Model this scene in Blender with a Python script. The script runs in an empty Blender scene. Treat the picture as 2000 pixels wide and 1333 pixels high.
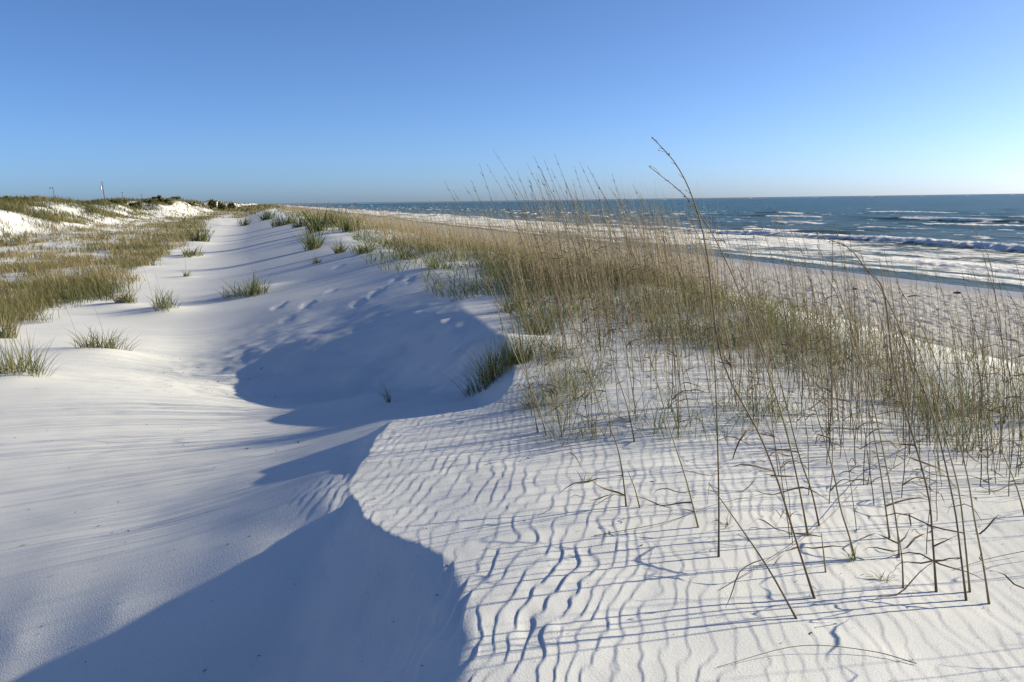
import bpy, math, random
import numpy as np

# ------------------------------------------------------------------ camera, sky, sun, exposure
scene = bpy.context.scene
F_PX, PW, PH = 1650.0, 2000.0, 1333.0          # focal length in photo pixels
EYE = 1.6
PITCH = math.radians(9.45)
ROLL = math.radians(0.78)
SUN_AZ = math.radians(75.0)                    # clockwise from the viewing direction (+Y)
SUN_EL = math.radians(17.0)

cam_data = bpy.data.cameras.new("camera")
cam = bpy.data.objects.new("camera", cam_data)
scene.collection.objects.link(cam)
cam_data.sensor_width = 36.0
cam_data.lens = 36.0 * F_PX / PW
cam_data.clip_start = 0.05
cam_data.clip_end = 30000.0
# camera basis: forward, right, up
fw = np.array([0, math.cos(PITCH), -math.sin(PITCH)])
r0 = np.array([1.0, 0, 0]); u0 = np.cross(r0, fw)
rt = r0 * math.cos(ROLL) - u0 * math.sin(ROLL)
up = np.cross(rt, fw)
from mathutils import Matrix, Vector
cam.matrix_world = Matrix(((rt[0], up[0], -fw[0], 0), (rt[1], up[1], -fw[1], 0), (rt[2], up[2], -fw[2], EYE), (0, 0, 0, 1)))
scene.camera = cam

world = bpy.data.worlds.new("World"); scene.world = world; world.use_nodes = True
wn = world.node_tree.nodes; wl = world.node_tree.links
sky = wn.new("ShaderNodeTexSky"); sky.sky_type = 'NISHITA'
sky.sun_disc = False
sky.sun_elevation = SUN_EL
sky.sun_rotation = SUN_AZ
sky.altitude = 0.0
sky.air_density = 0.5
sky.dust_density = 0.85
sky.ozone_density = 5.0
bg = wn["Background"]; bg.inputs["Strength"].default_value = 0.094
wl.new(sky.outputs[0], bg.inputs[0])

sun_data = bpy.data.lights.new("sun", 'SUN'); sun_data.energy = 4.7; sun_data.angle = math.radians(0.53)
sun_data.color = (1.0, 0.88, 0.64)
sun = bpy.data.objects.new("sun", sun_data); scene.collection.objects.link(sun)
SUN_DIR = Vector((math.sin(SUN_AZ) * math.cos(SUN_EL), math.cos(SUN_AZ) * math.cos(SUN_EL), math.sin(SUN_EL)))
sun.rotation_euler = SUN_DIR.to_track_quat('Z', 'Y').to_euler()
sun.location = SUN_DIR * 50

scene.view_settings.view_transform = 'Standard'
scene.view_settings.look = 'None'
scene.view_settings.gamma = 1.0
scene.view_settings.use_curve_mapping = False
scene.view_settings.exposure = 1.0

rng = np.random.default_rng(7)
random.seed(7)

# ------------------------------------------------------------------ noise and small maths helpers
_perm = rng.permutation(4096).astype(np.int64)
_vals = rng.random(4096).astype(np.float32) * 2 - 1
def vnoise(x, y, seed=0):
    """smooth value noise in -1..1"""
    x = np.asarray(x, np.float64) + seed * 17.31; y = np.asarray(y, np.float64) - seed * 9.77
    xi = np.floor(x).astype(np.int64); yi = np.floor(y).astype(np.int64)
    fx = (x - xi).astype(np.float32); fy = (y - yi).astype(np.float32)
    fx = fx * fx * fx * (fx * (fx * 6 - 15) + 10); fy = fy * fy * fy * (fy * (fy * 6 - 15) + 10)
    def h(i, j): return _vals[_perm[(_perm[i & 4095] + j) & 4095]]
    a = h(xi, yi); b = h(xi + 1, yi); c = h(xi, yi + 1); d = h(xi + 1, yi + 1)
    return (a + (b - a) * fx) + ((c + (d - c) * fx) - (a + (b - a) * fx)) * fy
def fbm(x, y, seed=0, octv=4, gain=0.5):
    s = 0; a = 1.0; t = 0
    for k in range(octv):
        s = s + a * vnoise(x * 2.03 ** k, y * 2.03 ** k, seed + k * 3); t += a; a *= gain
    return s / t * 1.5
def smooth(a, b, x):
    t = np.clip((np.asarray(x, float) - a) / (b - a), 0, 1); return t * t * (3 - 2 * t)
def smax(a, b, k):
    h = np.clip(0.5 + 0.5 * (a - b) / k, 0, 1); return b + (a - b) * h + k * h * (1 - h)
def pchip(xs, ys):
    """smooth monotone-ish curve through points"""
    xs = np.array(xs, float); ys = np.array(ys, float)
    d = np.diff(ys) / np.diff(xs); m = np.zeros_like(ys)
    for i in range(1, len(xs) - 1):
        if d[i-1] * d[i] > 0: m[i] = 2 * d[i-1] * d[i] / (d[i-1] + d[i])
    m[0] = d[0]; m[-1] = d[-1]
    def f(x):
        x = np.clip(np.asarray(x, float), xs[0], xs[-1]); i = np.clip(np.searchsorted(xs, x) - 1, 0, len(xs) - 2)
        hh = xs[i+1] - xs[i]; t = (x - xs[i]) / hh
        return ((2*t**3 - 3*t**2 + 1) * ys[i] + (t**3 - 2*t**2 + t) * hh * m[i] + (-2*t**3 + 3*t**2) * ys[i+1] + (t**3 - t**2) * hh * m[i+1])
    return f

def ray(px, py):
    a = (px - PW / 2) / F_PX; b = -(py - PH / 2) / F_PX
    return fw + rt * a + up * b
def P(px, py, z=0.0):
    d = ray(px, py); t = (z - EYE) / d[2]
    return np.array([d[0] * t, d[1] * t, z])

# the shore runs ALPHA to the left of the viewing direction: u = metres towards the sea, v = metres along the shore
ALPHA = math.radians(16.2)
CA, SA = math.cos(ALPHA), math.sin(ALPHA)
def uv_of(x, y): return x * CA + y * SA, -x * SA + y * CA
def xy_of(u, v): return u * CA - v * SA, u * SA + v * CA
SEA_Z = -2.9

# ------------------------------------------------------------------ the lie of the land
prof_left = pchip([-400, -200, -60, -40, -31, -26, -22, -19, -16, -12, -7, -3, 0, 2, 6, 40], [1.0, .6, .3, .9, 1.7, 2.15, 1.9, .75, -.35, -.75, -.85, -.95, -1.0, -.95, -.9, -1.0])
prof_sea = pchip([-60, -3, 1, 4, 6, 8.5, 12, 16, 24, 33, 45, 80, 400], [.0, .0, .0, .05, .05, -.35, -1.35, -1.85, -2.3, -2.88, -3.6, -6, -15])

def chaikin(p, n=3):
    p = np.array(p, float)
    for _ in range(n):
        q = np.empty((2 * len(p), 2)); q[0] = p[0]; q[-1] = p[-1]
        q[1:-1:2] = p[:-1] * .75 + p[1:] * .25; q[2:-1:2] = p[:-1] * .25 + p[1:] * .75
        p = q
    return p
EDGE_PX = [(925, 1420), (930, 1333), (945, 1230), (925, 1140), (870, 1078), (790, 1040), (725, 1012), (692, 968), (698, 925), (725, 870), (757, 822), (766, 817)]
EDGE2_PX = [(850, 812), (930, 807), (985, 790), (1012, 750), (1005, 705), (975, 660), (935, 622), (903, 596), (915, 578), (960, 556), (930, 543), (870, 540), (830, 522), (790, 505), (750, 487), (715, 476), (680, 464), (640, 455), (606, 440)]
edge_a = chaikin([(0.35, -6), (0.15, -2), (0.05, 0.5)] + [tuple(P(a, b, 0)[:2]) for a, b in EDGE_PX], 2)
far_uv = [(3.0, 95), (2.6, 130), (2.2, 180), (1.0, 260), (0, 400), (0, 3000)]
edge_b = chaikin([tuple(P(a, b, 0)[:2]) for a, b in EDGE2_PX] + [xy_of(*q) for q in far_uv], 2)
EDGE = np.vstack([edge_a, edge_b])

def edge_query(x, y):
    """distance to the crest line and whether a point lies on its seaward side"""
    n = len(x); best = np.full(n, 1e9); inside = np.zeros(n, bool)
    E = EDGE
    for i in range(len(E) - 1):
        ax, ay = E[i]; bx, by = E[i + 1]; dx, dy = bx - ax, by - ay; L = dx * dx + dy * dy + 1e-12
        t = np.clip(((x - ax) * dx + (y - ay) * dy) / L, 0, 1)
        best = np.minimum(best, (x - ax - t * dx) ** 2 + (y - ay - t * dy) ** 2)
        c = (ay > y) != (by > y)
        if c.any(): inside ^= c & (x > ax + (y - ay) / (dy if dy else 1e-9) * dx)
    inside &= (y > E[0][1])
    inside |= (y <= E[0][1]) & (x > E[0][0])
    return np.sqrt(best), inside

def make_rbf(pts, base):
    """thin plate over (bearing, log distance), added to a base profile"""
    W = np.array([P(a, b, z) if k == 0 else (a, b, z) for (a, b, z, k) in pts])
    th = np.arctan2(W[:, 0], W[:, 1]); ld = np.log(np.hypot(W[:, 0], W[:, 1]))
    uu, _ = uv_of(W[:, 0], W[:, 1]); r = W[:, 2] - base(uu)
    X = np.stack([th * 1.3, ld], 1); n = len(X)
    D = np.linalg.norm(X[:, None] - X[None], axis=2); K = np.where(D > 0, D * D * np.log(D + 1e-12), 0) + np.eye(n) * 2e-4
    A = np.zeros((n + 3, n + 3)); A[:n, :n] = K; A[:n, n] = 1; A[:n, n+1:] = X; A[n, :n] = 1; A[n+1:, :n] = X.T
    w = np.linalg.solve(A, np.concatenate([r, [0, 0, 0]]))
    def f(x, y):
        d = np.hypot(x, y) + 1e-6; t = np.arctan2(x, y); l = np.log(np.maximum(d, 1.2))
        tc = np.clip(t, -1.0, 1.0)
        out = w[n] + w[n+1] * tc * 1.3 + w[n+2] * l
        for i in range(n):
            q = (tc * 1.3 - X[i, 0]) ** 2 + (l - X[i, 1]) ** 2 + 1e-12
            out = out + w[i] * 0.5 * q * np.log(q)
        uu, _ = uv_of(x, y)
        return base(uu) + np.clip(out, -1.5, 1.5) * (1 - smooth(35, 60, d)) * (1 - smooth(1.1, 2.0, np.abs(t)))
    return f
APRON = [(50, 1333, -.56, 0), (250, 1333, -.54, 0), (600, 1333, -.5, 0), (850, 1333, -.45, 0), (237, 1227, -.41, 0), (413, 1137, -.275, 0), (500, 1090, -.205, 0), (570, 1042, -.145, 0), (610, 1015, -.105, 0), (640, 985, -.06, 0), (655, 930, -.06, 0), (700, 870, -.15, 0),
  (575, 912, -.25, 0), (620, 880, -.27, 0), (0, 1000, -.51, 0), (300, 1010, -.37, 0), (0, 950, -.52, 0), (300, 950, -.42, 0), (500, 960, -.24, 0), (0, 850, -.50, 0), (300, 850, -.53, 0), (0, 780, -.52, 0),
  (500, 865, -.50, 0), (640, 830, -.49, 0), (660, 815, -.50, 0), (720, 800, -.42, 0), (690, 777, -.52, 0), (400, 780, -.72, 0), (200, 740, -.66, 0), (0, 720, -.60, 0), (560, 796, -.76, 0), (480, 780, -.95, 0), (470, 740, -1.1, 0), (510, 662, -1.12, 0), (600, 650, -1.0, 0), (680, 645, -.84, 0), (600, 710, -1.2, 0), (750, 740, -.85, 0),
  (860, 740, -.65, 0), (900, 680, -.45, 0), (300, 690, -.92, 0), (150, 640, -.86, 0), (560, 610, -.72, 0), (700, 610, -.58, 0), (800, 640, -.6, 0), (760, 570, -.42, 0), (600, 560, -.75, 0), (450, 590, -.82, 0),
  (500, 540, -.95, 0), (640, 520, -.75, 0), (450, 480, -1.0, 0), (560, 470, -.95, 0), (300, 580, -.92, 0), (60, 560, -.8, 0),
  (-2.5, 1.0, -.75, 1), (-1.0, 0.5, -.5, 1), (-5, 2, -.9, 1), (-8, 5, -.8, 1)] + [(d * math.sin(t), d * math.cos(t), float(prof_left(d * math.sin(t) * CA + d * math.cos(t) * SA)), 1) for d in (45, 70) for t in (-.8, -.6, -.45, -.3, -.1)]
PLATEAU = [(1100, 1300, 0, 0), (1500, 1300, -.03, 0), (1900, 1300, -.09, 0), (1000, 1150, 0, 0), (1500, 1100, -.02, 0), (1950, 1100, -.10, 0), (800, 1000, -.02, 0), (750, 900, -.01, 0), (760, 830, -.02, 0), (1000, 850, .03, 0), (1000, 950, .03, 0), (1400, 900, .02, 0), (1800, 900, -.06, 0),
  (1900, 800, -.12, 0), (1200, 760, .12, 0), (1500, 740, .05, 0), (1100, 650, .10, 0), (1000, 570, .0, 0), (930, 590, .0, 0), (1300, 620, .1, 0), (1150, 560, .1, 0), (950, 500, .08, 0), (1, -2, 0, 1), (3, 0, -.15, 1), (0.5, 1, 0, 1)] + \
  [(d * math.sin(t), d * math.cos(t), float(prof_sea(d * math.sin(t) * CA + d * math.cos(t) * SA)), 1) for d in (28, 45, 70) for t in (-.4, -.2, 0, .2, .5)] + [(12, 9, float(prof_sea(12 * CA + 9 * SA)), 1), (8, 3, float(prof_sea(8 * CA + 3 * SA)), 1)]
for (a_, b_, z_) in [(50, 1333, -.55), (237, 1227, -.41), (413, 1137, -.274), (570, 1042, -.145)]:   # beyond the shadow's edge the apron falls away a little less steeply than the sun stands
    t_ = P(a_, b_, z_)
    for l_ in (.45, .9, 1.5):
        APRON.append((t_[0] - math.sin(SUN_AZ) * l_, t_[1] - math.cos(SUN_AZ) * l_, z_ - .225 * l_ + .02 * l_ * l_, 1))
apron_f = make_rbf(APRON, prof_left)
plateau_f = make_rbf(PLATEAU, prof_sea)

def terrain(x, y, fine=True):
    x = np.asarray(x, float).ravel(); y = np.asarray(y, float).ravel()
    d = np.hypot(x, y); u, v = uv_of(x, y)
    nw = (1 - smooth(7, 14, d)) * smooth(.5, 2, d)
    dist, sea = edge_query(x + nw * (.010 * vnoise(x / .09, y / .12, 17) + .014 * vnoise(x / .3, y / .3, 18)), y + nw * .014 * vnoise(x / .2, y / .2, 19))
    farw = smooth(12, 45, d)
    # seaward surface with low hummocks
    pl = plateau_f(x, y)
    ridge = smooth(2, 5, u) * (1 - smooth(9, 14, u))
    pl = pl + farw * ridge * (0.22 * fbm(x / 7, y / 9, 1, 3)) + smooth(9, 16, d) * ridge * 0.06 * fbm(x / 1.3, y / 1.3, 5, 2)
    # landward surface: trough, grassy flat and the back dune
    ul = u + farw * smooth(-9, -18, u) * 4.0 * fbm(v / 40, u / 40, 9, 2)
    ap = apron_f(x, y) + (prof_left(ul) - prof_left(u)) * smooth(30, 50, d)
    back = smooth(-14, -19, u) * smooth(30, 50, d)
    gul = np.abs(fbm(v / 11.0, u / 26.0, 21, 3))
    ap = ap + back * (1.1 * fbm(v / 15, u / 16, 12, 4) - .12 - 0.55 * np.exp(-(gul / .16) ** 2) * (1 - smooth(-24, -34, u)))
    flat = smooth(-3.5, -6, u) * (1 - smooth(-15, -20, u))
    ap = ap + flat * smooth(12, 25, d) * 0.10 * fbm(x / 2.2, y / 2.2, 31, 3)
    ap = ap - smooth(150, 400, v) * 0.0
    slope = 0.62 - 0.40 * smooth(7, 16, d)
    w = 0.015 + 1.2 * smooth(11, 30, d) + .10 * (1 - smooth(3.3, 3.9, d)) + .10 * smooth(7, 8, d)
    dist = np.abs(dist + smooth(7, 9, d) * (1 - smooth(13, 20, d)) * .22 * fbm(x / .9, y / .9, 15, 3) * smooth(.1, .5, dist))
    drop = slope * (np.sqrt(dist ** 2 + w ** 2) - w)
    left = smax(ap, pl - drop, 0.03 + 0.25 * smooth(6, 16, d))
    left = np.where(d < 9, np.minimum(left, pl), left)
    z = np.where(sea, pl, left)
    if fine:
        z = z + detail(x, y, u, v, d, dist, sea)
    return z

def detail(x, y, u, v, d, dist, sea):
    dz = np.zeros_like(x)
    # wind ripples on the plateau: steep lee side towards the trough
    m = d < 22
    xm, ym = x[m], y[m]; dm = d[m]; sm = sea[m]; di = dist[m]
    warp = 0.045 * fbm(xm / .20, ym / .30, 41, 3) + 0.16 * fbm(xm / 1.5, ym / 2.4, 44, 2)
    q = xm * 0.97 - ym * 0.10 + warp
    lam = 0.068
    ph = q / lam; ph = ph - np.floor(ph)
    lee = 0.15
    saw = np.where(ph < lee, ph / lee, 1 - ((ph - lee) / (1 - lee)) ** .8)   # short steep lee side, long windward side
    amp = 0.0033 * (0.6 + 0.4 * smooth(-.6, .6, fbm(xm / .55, ym / .7, 47, 3)))
    amp = amp * (.62 + .48 * smooth(-.55, .45, fbm(xm / .11, ym / .30, 49, 2)))
    big = np.exp(-((xm - 0.12) / .45) ** 2 - ((ym - 3.15) / .55) ** 2)
    amp = amp * (1 + 1.5 * big)
    nose = np.exp(-((xm + 1.02) / .22) ** 2 - ((ym - 4.75) / .45) ** 2)
    on = np.where(sm, 1.0, np.exp(-(di / (.10 + .20 * (1 - smooth(3.5, 4.0, ym)))) ** 2) * (0.9 + 1.1 * (1 - smooth(3.5, 4.0, ym))))
    on = np.maximum(on, nose * 1.1)
    on = on * (1 - smooth(7.5, 13, dm)) + np.where(sm, .9, .0) * np.exp(-((xm + .2) / 1.2) ** 2 - ((ym - 13) / 2.5) ** 2)
    on = on * (1 - .75 * smooth(1.6, 3.2, xm) * (1 - smooth(3.4, 4.4, ym) * 0))
    dz[m] += (saw - .5) * amp * on
    # faint wind-combed relief and a little unevenness everywhere near
    dz[m] += (0.004 * fbm(xm / .5, ym / .35, 51, 2)) * (1 - smooth(9, 20, dm))
    # hollow left in the rippled sand near the crest
    hx, hy, _ = P(1030, 1232, 0); 
    e = ((xm - hx) / .042) ** 2 + ((ym - hy) / .10) ** 2
    dz[m] += -0.006 * np.exp(-e) + 0.005 * np.exp(-(((xm - hx - .085) / .04) ** 2 + ((ym - hy) / .08) ** 2))
    # footprints trodden all over the beach
    bm = sea & (u > 8) & (u < 36) & (d < 140)
    if bm.any():
        ub, vb = u[bm], v[bm]
        c = np.zeros(len(ub))
        for k, (su, sv, a) in enumerate(((.38, .44, .055), (.23, .26, .04), (1.5, 1.9, .03))):
            n1 = vnoise(ub / su, vb / sv, 61 + k)
            c += a * (1 - np.abs(n1)) ** 2
        dz[bm] += -c * smooth(8, 12, ub) * (1 - smooth(26, 32.5, ub))
    # scuffed sand and a few tracks in the trough
    for (px, py, zz, sx, sy, dep) in FOOT:
        cx, cy, _ = P(px, py, zz)
        near = np.abs(x - cx) + np.abs(y - cy) < 2.0
        if near.any():
            e = ((x[near] - cx) / sx) ** 2 + ((y[near] - cy) / sy) ** 2
            e = e * (1 + .6 * fbm(x[near] / .12, y[near] / .2, 75, 2))
            dz[near] += -.3 * dep * np.exp(-np.abs(e) ** 1.3)
    for (px, py, zz, rr, hh) in MOUNDS:                       # sand caught by the tufts, trailing off downwind
        cx, cy, _ = P(px, py, zz); ax, ay = x - cx, y - cy
        near = (np.abs(ax) < 4 * rr) & (np.abs(ay) < 3 * rr)
        if near.any():
            lx = np.where(ax[near] < 0, ax[near] / (rr * 1.7), ax[near] / rr); dz[near] += hh * np.exp(-(lx ** 2 + (ay[near] / rr) ** 2) * 1.6)
    sc = np.exp(-((x + 4.2) / 1.3) ** 2 - ((y - 13.2) / 2.2) ** 2)
    dz += sc * 0.016 * fbm(x / .25, y / .3, 71, 2)
    return dz
MOUNDS = [(200, 690, -.75, .75, .10), (488, 580, -.85, .95, .14), (318, 612, -.9, .8, .13), (240, 600, -.9, .7, .10), (30, 745, -.6, .7, .07), (365, 543, -.95, .5, .05), (367, 503, -.95, 1.0, .14), (388, 478, -.95, 1.5, .2), (618, 486, -.55, 1.1, .12), (665, 494, -.5, .9, .10), (716, 494, -.45, .9, .10), (955, 745, -.35, .5, .08), (1030, 706, -.1, .5, .06), (764, 787, -.75, .25, .03)]
FOOT = [(600, 610, -.72, .13, .3, .07), (545, 606, -.72, .12, .3, .06), (735, 596, -.55, .14, .32, .08), (700, 605, -.56, .14, .3, .08), (775, 575, -.45, .12, .3, .06),
        (650, 590, -.65, .12, .3, .05), (690, 530, -.55, .14, .4, .05), (660, 548, -.6, .13, .4, .05), (800, 575, -.4, .12, .3, .06), (560, 625, -.75, .12, .25, .04)]

# ------------------------------------------------------------------ materials
def new_mat(name):
    m = bpy.data.materials.new(name); m.use_nodes = True
    nt = m.node_tree; b = nt.nodes["Principled BSDF"]; return m, nt, b
def N(nt, t, **kw):
    n = nt.nodes.new(t)
    for k, v in kw.items(): setattr(n, k, v)
    return n
def sand_material():
    m, nt, b = new_mat("white_sand"); L = nt.links
    geo = N(nt, "ShaderNodeNewGeometry")
    n1 = N(nt, "ShaderNodeTexNoise"); n1.inputs["Scale"].default_value = 0.9; n1.inputs["Detail"].default_value = 5
    n2 = N(nt, "ShaderNodeTexNoise"); n2.inputs["Scale"].default_value = 260; n2.inputs["Detail"].default_value = 2
    att = N(nt, "ShaderNodeAttribute"); att.attribute_name = "wet"
    for n in (n1, n2): L.new(geo.outputs["Position"], n.inputs["Vector"])
    r = N(nt, "ShaderNodeValToRGB"); r.color_ramp.elements[0].color = (.590, .603, .596, 1); r.color_ramp.elements[1].color = (.645, .660, .655, 1)
    r.color_ramp.elements[0].position = .3; r.color_ramp.elements[1].position = .7
    L.new(n1.outputs["Fac"], r.inputs["Fac"])
    g = N(nt, "ShaderNodeValToRGB"); g.color_ramp.elements[0].color = (.72, .72, .72, 1); g.color_ramp.elements[1].color = (1, 1, 1, 1)
    g.color_ramp.elements[0].position = .28; g.color_ramp.elements[1].position = .5
    L.new(n2.outputs["Fac"], g.inputs["Fac"])
    mx = N(nt, "ShaderNodeMix", data_type='RGBA', blend_type='MULTIPLY'); mx.inputs["Factor"].default_value = .8
    L.new(r.outputs["Color"], mx.inputs["A"]); L.new(g.outputs["Color"], mx.inputs["B"])
    wet = N(nt, "ShaderNodeMix", data_type='RGBA'); L.new(att.outputs["Fac"], wet.inputs["Factor"])
    bt = N(nt, "ShaderNodeAttribute"); bt.attribute_name = "beach"
    bc = N(nt, "ShaderNodeMix", data_type='RGBA', blend_type='MULTIPLY'); L.new(bt.outputs["Fac"], bc.inputs["Factor"]); L.new(mx.outputs["Result"], bc.inputs["A"]); bc.inputs["B"].default_value = (.62, .60, .59, 1)
    L.new(bc.outputs["Result"], wet.inputs["A"]); wet.inputs["B"].default_value = (.30, .265, .225, 1)
    L.new(wet.outputs["Result"], b.inputs["Base Color"])
    ro = N(nt, "ShaderNodeMapRange"); L.new(att.outputs["Fac"], ro.inputs["Value"]); ro.inputs["To Min"].default_value = .95; ro.inputs["To Max"].default_value = .35
    L.new(ro.outputs[0], b.inputs["Roughness"])
    b.inputs["Specular IOR Level"].default_value = .15
    bp = N(nt, "ShaderNodeBump"); bp.inputs["Strength"].default_value = .35; bp.inputs["Distance"].default_value = .004
    n3 = N(nt, "ShaderNodeTexNoise"); n3.inputs["Scale"].default_value = 120; n3.inputs["Detail"].default_value = 4
    L.new(geo.outputs["Position"], n3.inputs["Vector"]); L.new(n3.outputs["Fac"], bp.inputs["Height"]); 
    at2 = N(nt, "ShaderNodeAttribute"); at2.attribute_name = "trodden"
    n4 = N(nt, "ShaderNodeTexNoise"); n4.inputs["Scale"].default_value = 4.5; n4.inputs["Detail"].default_value = 4; L.new(geo.outputs["Position"], n4.inputs["Vector"])
    ml = N(nt, "ShaderNodeMath", operation='MULTIPLY'); L.new(n4.outputs["Fac"], ml.inputs[0]); L.new(at2.outputs["Fac"], ml.inputs[1])
    b2 = N(nt, "ShaderNodeBump"); b2.inputs["Strength"].default_value = .8; b2.inputs["Distance"].default_value = .10; L.new(ml.outputs[0], b2.inputs["Height"]); L.new(bp.outputs[0], b2.inputs["Normal"])
    L.new(b2.outputs[0], b.inputs["Normal"])
    return m
SAND = sand_material()

# ------------------------------------------------------------------ mesh helpers
def link(o): scene.collection.objects.link(o); return o
def grid_mesh(name, X, Y, Z, mat, closed=False, attrs=None):
    nr, nc = X.shape
    me = bpy.data.meshes.new(name)
    co = np.stack([X, Y, Z], -1).reshape(-1, 3).astype(np.float32)
    i = np.arange(nr - 1)[:, None] * nc; j = np.arange(nc - 1)[None]
    q = np.stack([i + j, i + j + 1, i + nc + j + 1, i + nc + j], -1).reshape(-1, 4)
    if closed:
        k = np.arange(nr - 1) * nc
        q = np.vstack([q, np.stack([k + nc - 1, k, k + nc, k + 2 * nc - 1], -1)])
    raw_mesh(me, co, q.astype(np.int32))
    me.materials.append(mat)
    for k, a in (attrs or {}).items():
        at = me.attributes.new(k, 'FLOAT', 'POINT'); at.data.foreach_set("value", a.ravel().astype(np.float32))
    return me
def raw_mesh(me, co, faces, smooth_shade=True):
    """faces: (n,k) int array"""
    k = faces.shape[1]
    me.vertices.add(len(co)); me.vertices.foreach_set("co", np.ascontiguousarray(co, np.float32).ravel())
    me.loops.add(faces.size); me.loops.foreach_set("vertex_index", np.ascontiguousarray(faces, np.int32).ravel())
    me.polygons.add(len(faces)); me.polygons.foreach_set("loop_start", np.arange(0, faces.size, k, dtype=np.int32))
    me.polygons.foreach_set("loop_total", np.full(len(faces), k, np.int32))
    me.polygons.foreach_set("use_smooth", np.full(len(faces), smooth_shade, bool))
    me.update(calc_edges=True)

# ------------------------------------------------------------------ ground
def geo_steps(a, b, q): return list(np.exp(np.arange(math.log(a), math.log(b), q)))
radii = np.array([.01] + geo_steps(.25, 2.1, .05) + geo_steps(2.1, 15, .0055) + geo_steps(15, 50, .0055) + geo_steps(50, 3500, .022) + [3500.0])
az = np.radians(np.concatenate([np.arange(-180, -40, 4.0), np.arange(-40, -33, .5), np.arange(-33, 33, .09), np.arange(33, 42, .5), np.arange(42, 180, 4.0)]))
R, A = np.meshgrid(radii, az, indexing='ij')
GX, GY = R * np.sin(A), R * np.cos(A)
GZ = terrain(GX, GY).reshape(GX.shape)
GU, GV = uv_of(GX, GY)
wet = smooth(28.5, 31.5, GU + .8 * fbm(GV / 6, GU / 6, 81, 2))
me = grid_mesh("sand_ground", GX, GY, GZ, SAND, closed=True, attrs={"wet": wet, "beach": smooth(9, 13, GU + fbm(GU / 2, GV / 3, 83, 2)), "trodden": smooth(8.5, 12, GU) * (1 - smooth(27, 32, GU))})
ground = link(bpy.data.objects.new("sand_ground", me)); ground["kind"] = "structure"
ground["label"] = "white rippled sand of dunes, trough and beach"
def ground_z(x, y):
    x = np.atleast_1d(np.asarray(x, float)); y = np.atleast_1d(np.asarray(y, float))
    return terrain(x, y, fine=True)
def hit(px, py, it=40):
    """world point of the ground seen at a photo pixel"""
    d = ray(px, py); t = np.exp(np.linspace(math.log(1.5), math.log(600), 1500))
    x, y, z = d[0] * t, d[1] * t, EYE + d[2] * t
    g = terrain(x, y, fine=False); k = np.argmax(z < g)
    if k == 0: k = len(t) - 1
    a, b = t[k - 1], t[k]
    for _ in range(12):
        mid = .5 * (a + b); zz = terrain([d[0] * mid], [d[1] * mid], fine=False)[0]
        if EYE + d[2] * mid < zz: b = mid
        else: a = mid
    zz = ground_z(d[0] * b, d[1] * b)[0]
    return np.array([d[0] * b, d[1] * b, zz])

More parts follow.
